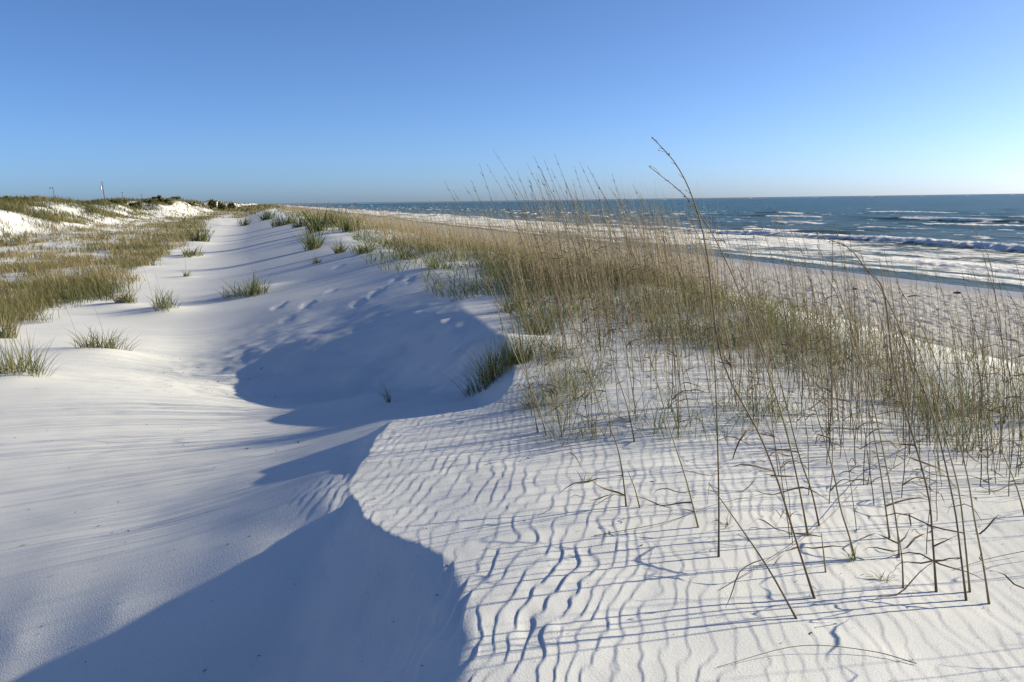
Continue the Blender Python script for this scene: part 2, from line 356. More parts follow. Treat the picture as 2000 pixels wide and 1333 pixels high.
# ------------------------------------------------------------------ the sea
def sea_material():
    m, nt, b = new_mat("sea_water"); L = nt.links
    geo = N(nt, "ShaderNodeNewGeometry")
    mp = N(nt, "ShaderNodeMapping"); mp.inputs["Rotation"].default_value = (0, 0, -ALPHA); L.new(geo.outputs["Position"], mp.inputs["Vector"])
    def att(n):
        a = N(nt, "ShaderNodeAttribute"); a.attribute_name = n; return a.outputs["Fac"]
    foam, crest, shal = att("foam"), att("crest"), att("shallow")
    # colours of the water body
    c1 = N(nt, "ShaderNodeMix", data_type='RGBA'); c1.inputs["A"].default_value = (.016, .064, .058, 1); c1.inputs["B"].default_value = (.07, .105, .097, 1); L.new(shal, c1.inputs["Factor"])
    c2 = N(nt, "ShaderNodeMix", data_type='RGBA'); L.new(crest, c2.inputs["Factor"]); L.new(c1.outputs["Result"], c2.inputs["A"]); c2.inputs["B"].default_value = (.20, .20, .075, 1)
    # foam breaks up into lace
    st = N(nt, "ShaderNodeMapping"); st.inputs["Scale"].default_value = (1.0, .45, 1.0); L.new(mp.outputs[0], st.inputs["Vector"])
    n1 = N(nt, "ShaderNodeTexNoise"); n1.inputs["Scale"].default_value = .9; n1.inputs["Detail"].default_value = 8; n1.inputs["Roughness"].default_value = .68; L.new(st.outputs[0], n1.inputs["Vector"])
    ad = N(nt, "ShaderNodeMath", operation='ADD'); L.new(n1.outputs["Fac"], ad.inputs[0]); L.new(foam, ad.inputs[1])
    mr = N(nt, "ShaderNodeMapRange"); mr.interpolation_type = 'SMOOTHSTEP'; mr.inputs["From Min"].default_value = .98; mr.inputs["From Max"].default_value = 1.18; L.new(ad.outputs[0], mr.inputs["Value"])
    c3 = N(nt, "ShaderNodeMix", data_type='RGBA'); L.new(mr.outputs[0], c3.inputs["Factor"]); L.new(c2.outputs["Result"], c3.inputs["A"]); c3.inputs["B"].default_value = (.80, .80, .78, 1)
    L.new(c3.outputs["Result"], b.inputs["Base Color"])
    ro = N(nt, "ShaderNodeMapRange"); ro.inputs["To Min"].default_value = .22; ro.inputs["To Max"].default_value = .9; L.new(mr.outputs[0], ro.inputs["Value"]); L.new(ro.outputs[0], b.inputs["Roughness"])
    b.inputs["IOR"].default_value = 1.33
    b.inputs["Specular IOR Level"].default_value = .025
    n2 = N(nt, "ShaderNodeTexNoise"); n2.inputs["Scale"].default_value = .8; n2.inputs["Detail"].default_value = 7; n2.inputs["Roughness"].default_value = .62; L.new(st.outputs[0], n2.inputs["Vector"])
    bp = N(nt, "ShaderNodeBump"); bp.inputs["Strength"].default_value = 1.0; bp.inputs["Distance"].default_value = 1.1
    L.new(n2.outputs["Fac"], bp.inputs["Height"]); L.new(bp.outputs[0], b.inputs["Normal"])
    # light passes through the thin crests
    tr = N(nt, "ShaderNodeBsdfTranslucent"); tr.inputs["Color"].default_value = (.30, .31, .10, 1)
    cm = N(nt, "ShaderNodeMath", operation='MULTIPLY'); L.new(crest, cm.inputs[0]); cm.inputs[1].default_value = .55
    ms = N(nt, "ShaderNodeMixShader"); L.new(cm.outputs[0], ms.inputs[0]); L.new(b.outputs[0], ms.inputs[1]); L.new(tr.outputs[0], ms.inputs[2]); L.new(ms.outputs[0], nt.nodes["Material Output"].inputs["Surface"])
    return m
SEA = sea_material()
sr = np.array(geo_steps(22, 260, .0048) + geo_steps(260, 26000, .03) + [26000.0])
sa = np.radians(np.concatenate([np.arange(-17, 34, .13), np.arange(34, 60, .8), np.arange(60, 150, 3.0)]))
SR, SAZ = np.meshgrid(sr, sa, indexing='ij')
SX, SY = SR * np.sin(SAZ), SR * np.cos(SAZ)
SU, SV = uv_of(SX, SY)
def sea_state(u, v):
    z = np.zeros_like(u); foam = np.full_like(u, 0.0); crest = np.zeros_like(u)
    offs = smooth(40, 70, u)
    wr = np.random.default_rng(3)
    for k in range(16):
        lam = 3.0 * 1.22 ** k * .9; ang = wr.normal(0, .42); ph = wr.uniform(0, 6.28)
        fade = 1 - smooth(lam * 35, lam * 70, np.hypot(u, v))
        env = .6 + .6 * vnoise(u / (lam * 2.5), v / (lam * 3), 90 + k)
        z += (.010 * lam if lam < 14 else .14) * .62 * np.sin(2 * math.pi * (u * math.cos(ang) + v * math.sin(ang)) / lam + ph) * fade * env * (.12 + .88 * offs)
    # rows of breakers: steep landward face, long back
    rows = [(35.6, .10, .75, .5), (40.6, .22, .80, .62), (47.5, .15, .5, .3), (56.5, .42, .85, .62), (66, .22, .22, .2), (74, .26, .2, .22), (84, .32, .34, .28), (99, .28, .3, .24), (116, .28, .3, .22), (138, .25, .3, .2), (165, .25, .3, .2), (200, .25, .3, .2)]
    for k, (u0, h, cov, fo) in enumerate(rows):
        uc = u0 + (1.0 + u0 * .018) * fbm(v / (16 + u0 * .25), v * 0 + k * 3.7, 110 + k, 2)
        am = smooth(-.35, .8, fbm(v / (14 + u0 * .12), v * 0 + k * 5.1, 130 + k, 2) + .2)
        if k == 3: am = np.maximum(am, .9 * smooth(20, 30, v) * (1 - smooth(130, 160, v)))
        s = u - uc; wf = .7 + .8 * h; wb = 1.5 + 3.0 * h
        prof = np.where(s < 0, np.exp(-(s / wf) ** 2), np.exp(-(s / wb) ** 2))
        z += h * am * prof
        br = smooth(.5 - cov, .68 - cov, vnoise(v / (5 + u0 * .09), v * 0 + k, 150 + k) * .5 + am * .35)
        if k == 3: br = br * smooth(33.5, 36, v) * (1 - .9 * np.exp(-((v - 29) / 5) ** 2))
        face = np.where(s < 0, np.exp(-(s / (wf * 1.7)) ** 2), np.exp(-(s / (wb * .33)) ** 2))
        foam = np.maximum(foam, br * am * face * 1.0)
        z += br * am * face * .24 * h * fbm(u / .4, v / .45, 170 + k, 3)
        wash = np.where(s < 0, np.exp(s / (2.2 + 2.6 * fo * 4)), np.exp(-(s / (wb * 1.6)) ** 2))
        foam = np.maximum(foam, br * wash * fo * .95)
        crest = np.maximum(crest, (1 - br) * am * np.where(s < 0, np.exp(-(s / (wf * 1.6)) ** 2), np.exp(-(s / .8) ** 2)) * np.clip(h * 1.2, 0, 1))
    inner = smooth(33.5, 40, u) * (1 - smooth(55, 60, u))
    foam = np.maximum(foam, inner * (.66 + .16 * fbm(u / 4, v / 9, 191, 2)))
    foam = np.maximum(foam, .36 * (1 - smooth(33.0, 34.2, u)))
    # scattered whitecaps offshore
    wc = fbm(u / 1.7, v / 4.5, 195, 3)
    foam = np.maximum(foam, offs * (.30 + .38 * smooth(.48, .82, wc)) * (1 - smooth(120, 260, u)))
    return z, foam, crest
sz, foam, crest = sea_state(SU.ravel(), SV.ravel())
shal = np.clip(1 - smooth(34, 130, SU.ravel()) * .85 - .15 * smooth(100, 400, SU.ravel()), 0, 1)
edge_in = smooth(30.5, 34, SU.ravel())
SZ = SEA_Z + sz * (.05 + .95 * edge_in)
keep_u = SU.ravel()
SZ = np.where(keep_u < 29, np.minimum(SZ, SEA_Z - .35), SZ)
me = grid_mesh("sea", SX, SY, SZ.reshape(SX.shape), SEA, attrs={"foam": foam, "crest": crest, "shallow": shal})
sea = link(bpy.data.objects.new("sea", me)); sea["kind"] = "structure"; sea["label"] = "blue-green sea with rows of white breakers"

# ------------------------------------------------------------------ plant materials
def plant_material(name, stops, source='object', transl=.25, rough=.75):
    m, nt, b = new_mat(name); L = nt.links
    ramp = N(nt, "ShaderNodeValToRGB"); cr = ramp.color_ramp
    while len(cr.elements) < len(stops): cr.elements.new(.5)
    for e, (p, c) in zip(cr.elements, stops): e.position = p; e.color = (*c, 1)
    if source == 'object':
        oi = N(nt, "ShaderNodeObjectInfo"); tc = N(nt, "ShaderNodeTexCoord"); nz = N(nt, "ShaderNodeTexNoise"); nz.inputs["Scale"].default_value = 7
        L.new(tc.outputs["Object"], nz.inputs["Vector"])
        ma = N(nt, "ShaderNodeMath", operation='MULTIPLY_ADD'); L.new(nz.outputs["Fac"], ma.inputs[0]); ma.inputs[1].default_value = .9
        sub = N(nt, "ShaderNodeMath", operation='MULTIPLY_ADD'); L.new(oi.outputs["Random"], sub.inputs[0]); sub.inputs[1].default_value = .6; sub.inputs[2].default_value = -.25
        L.new(sub.outputs[0], ma.inputs[2]); L.new(ma.outputs[0], ramp.inputs["Fac"])
    else:
        at = N(nt, "ShaderNodeAttribute"); at.attribute_name = "tone"; L.new(at.outputs["Fac"], ramp.inputs["Fac"])
    L.new(ramp.outputs["Color"], b.inputs["Base Color"]); b.inputs["Roughness"].default_value = rough; b.inputs["Specular IOR Level"].default_value = .25
    tr = N(nt, "ShaderNodeBsdfTranslucent"); L.new(ramp.outputs["Color"], tr.inputs["Color"])
    mix = N(nt, "ShaderNodeMixShader"); mix.inputs[0].default_value = transl
    L.new(b.outputs[0], mix.inputs[1]); L.new(tr.outputs[0], mix.inputs[2]); L.new(mix.outputs[0], nt.nodes["Material Output"].inputs["Surface"])
    return m
STALK_STOPS = [(0, (.075, .056, .04)), (.35, (.15, .118, .075)), (.65, (.235, .195, .118)), (1, (.33, .295, .185))]
BLADE_STOPS = [(0, (.045, .064, .02)), (.35, (.10, .128, .036)), (.65, (.175, .19, .06)), (1, (.28, .245, .11))]
FIELD_STOPS = [(0, (.048, .056, .02)), (.35, (.11, .112, .042)), (.65, (.185, .16, .072)), (1, (.28, .23, .125))]
M_STALK = plant_material("sea_oat_stalk", STALK_STOPS, 'object', .12)
M_LEAF = plant_material("dry_leaf", [(0, (.07, .045, .035)), (.5, (.14, .095, .06)), (1, (.24, .18, .10))], 'object', .25)
M_GREEN = plant_material("green_blade", BLADE_STOPS, 'object', .3)
M_SEED = plant_material("seed_head", [(0, (.10, .07, .05)), (1, (.28, .22, .13))], 'object', .2)
M_MASS_STALK = plant_material("sea_oats_mass", STALK_STOPS, 'tone', .15)
M_MASS_BLADE = plant_material("grass_mass", BLADE_STOPS, 'tone', .3)
M_FIELD = plant_material("field_grass", FIELD_STOPS, 'tone', .3)

# ------------------------------------------------------------------ plant geometry
def curves(base, h, az, th0, th1, k):
    """n curves that start at base, tilt th0 from vertical and bend to th0+th1, all towards azimuth az; (n,k+1,3)"""
    n = len(h); t = (np.arange(k) + .5) / k
    th = th0[:, None] + th1[:, None] * t[None] ** 1.5
    ds = (h / k)[:, None]
    hx = np.cumsum(np.sin(th) * ds, 1); hz = np.cumsum(np.cos(th) * ds, 1)
    p = np.zeros((n, k + 1, 3)); p[:, :, :] = base[:, None, :]
    p[:, 1:, 0] += hx * np.cos(az)[:, None]; p[:, 1:, 1] += hx * np.sin(az)[:, None]; p[:, 1:, 2] += hz
    return p
def ribbons(p, w, side_az, taper=1.0):
    """flat blades along curves p (n,k+1,3), width w (n,), pointed at the tip"""
    n, k1, _ = p.shape; k = k1 - 1; t = np.linspace(0, 1, k1)
    prof = (1 - t ** 2.2) ** taper; prof[0] *= .75
    wd = (w[:, None] * prof[None] * .5)
    sx = np.cos(side_az)[:, None] * wd; sy = np.sin(side_az)[:, None] * wd
    a = p.copy(); b = p.copy(); a[:, :, 0] -= sx; a[:, :, 1] -= sy; b[:, :, 0] += sx; b[:, :, 1] += sy
    V = np.concatenate([a[:, :-1], b[:, :-1], p[:, -1:]], 1)           # k + k + 1 verts
    m = 2 * k + 1; o = (np.arange(n) * m)[:, None, None]
    f = []
    for i in range(k - 1):
        f += [(i, k + i, k + i + 1), (i, k + i + 1, i + 1)]
    f.append((k - 1, 2 * k - 1, 2 * k))
    F = (np.array(f)[None] + o).reshape(-1, 3)
    return V.reshape(-1, 3), F, m
def tubes(p, r, s=3, rtop=.35):
    n, k1, _ = p.shape; t = np.linspace(0, 1, k1); rad = r[:, None] * (1 - (1 - rtop) * t)[None]
    an = np.arange(s) * 2 * math.pi / s
    V = p[:, :, None, :].repeat(s, 2).copy()
    V[..., 0] += rad[:, :, None] * np.cos(an); V[..., 1] += rad[:, :, None] * np.sin(an)
    f = []
    for i in range(k1 - 1):
        for j in range(s):
            j2 = (j + 1) % s; f += [(i*s+j, i*s+j2, (i+1)*s+j2), (i*s+j, (i+1)*s+j2, (i+1)*s+j)]
    F = (np.array(f)[None] + (np.arange(n) * k1 * s)[:, None, None]).reshape(-1, 3)
    return V.reshape(-1, 3), F, k1 * s
class Mass:
    """collects triangles with a tone value for one object"""
    def __init__(self): self.V, self.F, self.T, self.n = [], [], [], 0
    def add(self, res, tone):
        V, F, m = res; self.V.append(V); self.F.append(F + self.n); self.T.append(np.repeat(tone, m)); self.n += len(V)
    def mesh(self, name, mat):
        me = bpy.data.meshes.new(name); raw_mesh(me, np.concatenate(self.V), np.concatenate(self.F), True); me.materials.append(mat)
        at = me.attributes.new("tone", 'FLOAT', 'POINT'); at.data.foreach_set("value", np.concatenate(self.T).astype(np.float32)); return me
    def build(self, name, mat, parent=None):
        o = link(bpy.data.objects.new(name, self.mesh(name, mat)))
        if parent: o.parent = parent
        return o
def tag(o, label, cat, group=None, kind=None):
    if label: o["label"] = label
    if cat: o["category"] = cat
    if group: o["group"] = group
    if kind: o["kind"] = kind
    return o
def empty(name, loc): 
    o = bpy.data.objects.new(name, None); o.location = loc; o.empty_display_size = .1; return link(o)
def mesh_obj(name, me, parent=None):
    o = link(bpy.data.objects.new(name, me))
    if parent: o.parent = parent
    return o
LEAN_AZ = math.pi + .10       # the wind off the sea leans everything to the left
def rnd(n, a, b): return rng.uniform(a, b, n)
def at_depth(px, py, y):
    d = ray(px, py); t = y / d[1]; return np.array([d[0] * t, y, EYE + d[2] * t])
def inside_poly(x, y, poly):
    c = np.zeros(len(x), bool); n = len(poly)
    for i in range(n):
        (ax, ay), (bx, by) = poly[i], poly[(i + 1) % n]
        k = (ay > y) != (by > y)
        if by != ay: c ^= k & (x < ax + (y - ay) / (by - ay) * (bx - ax))
    return c
def project(p):
    q = np.asarray(p, float) - np.array([0, 0, EYE]); zc = q @ fw
    return PW / 2 + F_PX * (q @ rt) / zc, PH / 2 - F_PX * (q @ up) / zc

def single_tube(pts, r, s=6, rtop=.3, mat=None, name="stem"):
    """one smooth tube along a polyline, around its true direction"""
    pts = np.asarray(pts, float); n = len(pts); T = np.gradient(pts, axis=0); T /= np.linalg.norm(T, axis=1)[:, None]
    ref = np.array([.3, 1, .1]); V = []
    for i in range(n):
        a = np.cross(T[i], ref); a /= np.linalg.norm(a); b = np.cross(T[i], a)
        rr = (r[i] if np.ndim(r) else r * (1 - (1 - rtop) * i / (n - 1)))
        for j in range(s):
            an = 2 * math.pi * j / s; V.append(pts[i] + rr * (a * math.cos(an) + b * math.sin(an)))
    F = []
    for i in range(n - 1):
        for j in range(s):
            j2 = (j + 1) % s; F.append((i*s+j, i*s+j2, (i+1)*s+j2, (i+1)*s+j))
    me = bpy.data.meshes.new(name); raw_mesh(me, np.array(V), np.array(F))
    if mat: me.materials.append(mat)
    return me
def spline(pts, n):
    """Catmull-Rom through points, n samples"""
    p = np.asarray(pts, float); p = np.vstack([2 * p[0] - p[1], p, 2 * p[-1] - p[-2]]); out = []
    m = len(p) - 3
    for u_ in np.linspace(0, m - 1e-6, n):
        i = int(u_); t = u_ - i; a, b, c, d = p[i:i+4]
        out.append(.5 * (2*b + (c-a)*t + (2*a-5*b+4*c-d)*t*t + (3*b-a-3*c+d)*t**3))
    return np.array(out)
def leaf_mesh(start, rs, length=.45, width=.008, side=-1, lift=.6, droop=1.0):
    """a long dead leaf: leaves the stalk, arches over, hangs and curls"""
    n = 12; p = [np.array(start, float)]; az = (math.pi if side < 0 else 0) + rs.normal(0, .55); th = lift
    pts = [p[0]]; sc = rs.uniform(.6, 1.3)
    for i in range(n):
        t = (i + 1) / n; th = lift - droop * 1.7 * t + .7 * math.sin(t * 11 * sc + az * 3) * t; az += rs.normal(0, .16)
        pts.append(pts[-1] + length / n * np.array([math.cos(th) * math.cos(az), math.cos(th) * math.sin(az), math.sin(th)]))
    pts = np.array(pts); T = np.gradient(pts, axis=0); V = []; tw = rs.uniform(0, 3); tws = rs.uniform(2, 7)
    for i in range(n + 1):
        t = i / n; d = T[i] / np.linalg.norm(T[i]); a = np.cross(d, [0, 0, 1]); a /= np.linalg.norm(a) + 1e-9; b = np.cross(d, a)
        w = width * .5 * (1 - t ** 2) ** .7 + .0006; q = a * math.cos(tw + tws * t) + b * math.sin(tw + tws * t)
        V += [pts[i] - q * w, pts[i] + q * w]
    F = [(2*i, 2*i+1, 2*i+3, 2*i+2) for i in range(n)]
    me = bpy.data.meshes.new("leaf"); raw_mesh(me, np.array(V), np.array(F)); me.materials.append(M_LEAF); return me
def seed_head_mesh(curve, rs, nb=7, full=.6):
    """bare winter panicle: thin branchlets off the upper stalk with a few flat spikelets left"""
    V, F = [], []
    def quad(a, b, w, dirn):
        o = len(V); d = np.cross(b - a, dirn); d = d / (np.linalg.norm(d) + 1e-9) * w
        V.extend([a - d, a + d, b + d * .4, b - d * .4]); F.append((o, o+1, o+2, o+3))
    def spike(c, d, l):
        o = len(V); s = np.cross(d, [0.2, 1, 0]); s = s / (np.linalg.norm(s) + 1e-9) * l * .28; b = np.cross(d, s); b = b / (np.linalg.norm(b) + 1e-9) * l * .10
        V.extend([c, c + d * l * .45 + s, c + d * l, c + d * l * .45 - s, c + d * l * .45 + b, c + d * l * .45 - b])
        F.extend([(o, o+1, o+4, o+3), (o+1, o+2, o+3, o+4), (o, o+3, o+5, o+1), (o+1, o+5, o+3, o+2)])
    n = len(curve)
    for i in range(nb):
        k = min(n - 2, int(n * (.70 + .27 * i / nb))); a = curve[k]; d = curve[k+1] - curve[k]; d = d / np.linalg.norm(d)
        out = np.array([rs.normal(-.12, .2), rs.normal(0, .2), rs.uniform(0, .25)])
        d1 = d + out * .75; d1 /= np.linalg.norm(d1); L = rs.uniform(.03, .065) * (1 - .5 * i / nb); m = a + d1 * L; d2 = d1 + np.array([-.3, 0, -.35]); d2 /= np.linalg.norm(d2); e = m + d2 * L * .6
        quad(a, m, .0011, np.array([0, 1, 0.2])); quad(m, e, .0009, np.array([0, 1, 0.2]))
        for _ in range(3):
            if rs.random() < full: spike(a + (m - a) * rs.uniform(.4, 1) + rs.normal(0, .003, 3), d2, rs.uniform(.006, .012))
        if rs.random() < full: spike(e, d2, rs.uniform(.007, .013))
    me = bpy.data.meshes.new("seed_head"); raw_mesh(me, np.array(V), np.array(F), False); me.materials.append(M_SEED); return me

# ------------------------------------------------------------------ the sea oats that stand nearest, each on its own
# photo path of every stalk, base first; lean: how far (m) the tip comes towards the viewer
STALKS = [
 ([(1594, 1168), (1556, 1060), (1518, 937), (1480, 842), (1409, 700), (1380, 490), (1352, 385), (1318, 318), (1273, 268)], .30, 3, "tallest sea oat stalk, arching far above the sea horizon"),
 ([(1580, 1046), (1560, 950), (1533, 833), (1488, 690), (1440, 560), (1390, 455), (1340, 385), (1267, 325)], .25, 1, "second tall sea oat stalk whose thin tip bends left above the horizon"),
 ([(1561, 1208), (1500, 1110), (1428, 1004), (1385, 945)], .10, 0, "bare dead stalk slanting low to the left, nearest the viewer"),
 ([(1602, 1027), (1585, 960), (1561, 890), (1528, 762), (1490, 640), (1440, 520)], .2, 2, "sea oat stalk with wavy dead leaves close behind the tallest one"),
 ([(1614, 1118), (1608, 1075), (1604, 1042)], .05, 1, "short snapped sea oat stub with a hooked dead leaf beside the tallest stalk"),
 ([(1673, 1094), (1658, 1045), (1642, 994), (1627, 921), (1604, 838), (1560, 700), (1515, 590)], .2, 2, "slim sea oat stalk with a looped dead leaf at knee height"),
 ([(1739, 1051), (1728, 980), (1716, 899), (1685, 747), (1640, 590), (1600, 520)], .2, 1, "straight sea oat stalk between the looped-leaf stalk and the dark stub"),
 ([(1765, 1149), (1762, 1095), (1756, 1049)], .03, 1, "dark broken sea oat stub with a frayed top standing in the sand"),
 ([(1757, 1090), (1752, 1030), (1727, 890), (1690, 728), (1640, 570), (1596, 480)], .2, 2, "sea oat stalk rising just behind the dark broken stub"),
 ([(1830, 1156), (1822, 1060), (1813, 966), (1780, 842), (1745, 720), (1727, 572), (1694, 530), (1658, 485), (1600, 462)], .3, 3, "thick sea oat stalk bowed at the top in front of the beach"),
 ([(1889, 1172), (1876, 1080), (1863, 985), (1827, 828), (1789, 724), (1740, 600), (1690, 520)], .25, 3, "sea oat stalk with a dark jointed knot at mid height"),
 ([(1934, 1179), (1920, 1100), (1903, 1013), (1889, 928), (1856, 795), (1810, 660), (1750, 550)], .25, 2, "stout reddish sea oat stalk nearest the lower right corner"),
 ([(1896, 1156), (1885, 1060), (1873, 960), (1850, 870), (1815, 740), (1775, 640)], .2, 1, "thin sea oat stalk close behind the stout reddish one"),
 ([(2004, 1010), (1985, 950), (1960, 890), (1932, 828)], .1, 2, "sea oat stalk at the right edge, broken off at the top"),
 ([(1996, 860), (1984, 771), (1970, 720), (1949, 620), (1934, 512), (1900, 440)], .1, 1, "tall sea oat stalk against the surf along the right edge"),
 ([(1404, 1087), (1404, 980), (1402, 880), (1398, 760), (1390, 640), (1372, 540)], .1, 1, "upright sea oat stalk standing alone left of the tallest one"),
 ([(1366, 1031), (1350, 975), (1336, 924), (1306, 831), (1270, 700), (1225, 590)], .2, 2, "leaning sea oat stalk left of the lone upright one"),
 ([(1224, 990), (1219, 950), (1213, 907), (1200, 856), (1166, 780), (1125, 650), (1075, 520)], .2, 3, "leftmost foreground sea oat stalk, with curled leaves over the rippled sand"),
 ([(1251, 992), (1240, 955), (1226, 920)], .04, 0, "short thin stem beside the leftmost foreground stalk"),
 ([(1069, 850), (1050, 790), (1030, 742), (1005, 690), (985, 640), (955, 560), (940, 530)], .15, 2, "pale sea oat stalk leaning over the shaded hollow"),
 ([(1051, 845), (1043, 800), (1036, 760), (1015, 690), (998, 640), (968, 575)], .15, 1, "second pale stalk leaning over the shaded hollow"),
 ([(1240, 863), (1231, 820), (1222, 784), (1195, 700), (1165, 580), (1120, 440)], .2, 2, "thick brown sea oat stalk at the near edge of the dense stand"),
]
def tube_stem(pts3, base, r0):
    loc = np.asarray(pts3) - base; n = max(10, 3 * len(pts3)); c = spline(loc, n)
    t = np.linspace(0, 1, n); r = r0 * (1 - .68 * t)
    r = r * (1 + .45 * np.exp(-(t / .05) ** 2))
    return c, single_tube(c, r, 6, mat=M_STALK, name="stem")
rs = np.random.default_rng(11)
for (path, lean, nl, label) in STALKS:
    b = hit(*path[0]); k = len(path)
    pts = [b + np.array([0, 0, -.02])] + [at_depth(px, py, b[1] - lean * (i / (k - 1)) ** 1.6) for i, (px, py) in enumerate(path) if i > 0]
    plant = empty("sea_oat", b)
    c, me = tube_stem(pts, b, .0045 if len(path) > 3 else .0044)
    if len(path) == 2 or len(path) == 3: pass
    mesh_obj("stem", me, plant)
    hgt = c[-1][2]
    for j in range(nl):
        kk = int(len(c) * rs.uniform(.10, .42)) if hgt > .5 else len(c) - 2
        mesh_obj("leaf", leaf_mesh(c[kk], rs, rs.uniform(.28, .62), rs.uniform(.005, .009), -1 if rs.random() < .78 else 1, rs.uniform(-.05, .55), rs.uniform(.1, .5)), plant)
    if hgt > .9:
        mesh_obj("seed_head", seed_head_mesh(c, rs, 7, .3), plant)["kind"] = "stuff"
    tag(plant, label, "sea oat", "sea oats in the foreground")

TALL = [(867, 353), (885, 372), (905, 360), (920, 352), (936, 320), (950, 320), (962, 291), (985, 345), (1010, 335), (1030, 320), (1042, 305), (1062, 311), (1083, 301), (1076, 330), (1100, 345), (1131, 315), (1147, 324), (1160, 352), (1190, 365), (1235, 360), (1000, 362), (1052, 340)]
ORD = ["first", "second", "third", "fourth", "fifth", "sixth", "seventh", "eighth", "ninth", "tenth", "eleventh", "twelfth", "thirteenth", "fourteenth", "fifteenth", "sixteenth", "seventeenth", "eighteenth", "nineteenth", "twentieth", "twenty-first", "twenty-second"]
for i, (px, py) in enumerate(sorted(TALL)):
    bx_, by_ = px + rs.uniform(85, 135), rs.uniform(585, 690); b = hit(bx_, by_); ln_ = rs.uniform(.1, .35)
    pts = [b + np.array([0, 0, -.02])] + [at_depth(bx_ + (px - bx_) * (t ** 1.7 * .75 + .25 * t), by_ + (py - by_) * t, b[1] - ln_ * t * t) for t in (.25, .5, .75, 1.0)]
    plant = empty("sea_oat", b); c, me = tube_stem(pts, b, .0046); mesh_obj("stem", me, plant)
    for j in range(2): mesh_obj("leaf", leaf_mesh(c[int(len(c) * rs.uniform(.1, .5))], rs, rs.uniform(.25, .5), .007, -1 if rs.random() < .7 else 1, rs.uniform(.2, 1.0), rs.uniform(.4, .9)), plant)
    mesh_obj("seed_head", seed_head_mesh(c, rs, 8, .3), plant)["kind"] = "stuff"
    tag(plant, f"tall sea oat stalk against the sky, {ORD[i]} tip from the left", "sea oat", "tall sea oats above the horizon")

# kinds of stalk to repeat through the stand
def make_proto(seed):
    r_ = np.random.default_rng(seed); h = r_.uniform(1.05, 1.6); n = 14
    c = curves(np.zeros((1, 3)), np.array([h]), np.array([LEAN_AZ + r_.normal(0, .4)]), np.array([r_.uniform(-.02, .14)]), np.array([r_.uniform(.15, .5)]), n)[0]
    c = c + np.cumsum(r_.normal(0, .0035, c.shape), 0); c[0] = (0, 0, -.02)
    parts = [("stem", single_tube(c, .0042 * (1 - .65 * np.linspace(0, 1, n + 1)), 5, mat=M_STALK, name="stem"))]
    for j in range(int(r_.integers(2, 5))):
        kk = int(n * r_.uniform(.06, .5))
        parts.append(("leaf", leaf_mesh(c[kk], r_, r_.uniform(.2, .5), r_.uniform(.005, .009), -1 if r_.random() < .6 else 1, r_.uniform(.3, 1.25), r_.uniform(.5, 1.1))))
    parts.append(("seed_head", seed_head_mesh(c, r_, 8, .4)))
    return parts
protos = [make_proto(200 + i) for i in range(12)]
def place_sea_oat(p, s, rz, label, group):
    plant = empty("sea_oat", p); plant.rotation_euler = (0, 0, rz); plant.scale = (s, s, s)
    for nm, me in protos[int(rng.integers(len(protos)))]:
        o = mesh_obj(nm, me, plant)
        if nm == 'seed_head': o['kind'] = 'stuff'
    tag(plant, label, "sea oat", group)

# where the stand grows, drawn on the ground
STAND_PX = [(1035, 836), (1180, 862), (1330, 850), (1500, 862), (1640, 880), (1790, 905), (1900, 900), (2040, 930), (2150, 880), (2050, 760), (1900, 740), (1750, 690), (1600, 640), (1450, 590), (1300, 548), (1180, 512), (1050, 475), (960, 452), (900, 480), (935, 520), (975, 560), (1000, 610), (1030, 660), (1045, 740)]
def plane_pt(px, py, z=0.08): return P(px, py, z)[:2]
STAND = [plane_pt(a, b) for a, b in STAND_PX]
def stand_points(n, poly, dmin, dmax, a0=-32, a1=36):
    out = []
    while sum(map(len, out)) < n:
        m = 6 * n; r = np.exp(rnd(m, math.log(dmin), math.log(dmax))); a = np.radians(rnd(m, a0, a1)); x, y = r * np.sin(a), r * np.cos(a)
        k = inside_poly(x, y, poly); out.append(np.stack([x[k], y[k]], 1))
    return np.concatenate(out)[:n]
NEAR_STAND = STAND
pts = stand_points(700, NEAR_STAND, 4.5, 15); pts = pts[(np.hypot(pts[:, 0], pts[:, 1]) > 6.7) | (rng.random(len(pts)) < .85)][:216]
zz = ground_z(pts[:, 0], pts[:, 1])
for (x, y), z in zip(pts, zz):
    d = math.hypot(x, y)
    sc_ = rng.uniform(.6, .95) + (1 - float(smooth(.10, .20, math.atan2(x, y)))) * float(smooth(7, 10.5, d)) * rng.uniform(.15, .55)
    tx_, ty_ = project((x - .3, y, z + 1.2 * sc_)); hz_ = 392 - .0136 * (tx_ - 1000)
    where = "tip above the horizon" if ty_ < hz_ else ("tip against the sea" if ty_ < hz_ + 95 else ("tip against the beach" if tx_ > 1450 else "tip among other stalks"))
    size = "thin short" if sc_ < .7 else ("slender" if sc_ < .95 else "tall")
    zone = "in the near, open stand" if d < 7.5 else "deep in the ridge stand"
    place_sea_oat((x, y, z), sc_, rng.normal(0, .35), f"{size} sea oat stalk {zone}, {where}", "sea oats of the near stand" if d < 7.5 else "sea oats of the dune ridge stand")
for i in range(18):      # thin stalks between the big foreground ones and the stand
    b = hit(rng.uniform(1480, 2010), rng.uniform(900, 1120) if i % 3 else rng.uniform(880, 980))
    place_sea_oat(b, rng.uniform(.5, .85), rng.normal(0, .3), "thin sea oat stalk rooted in open sand between the foreground stalks and the stand", "thin sea oats in the open sand")
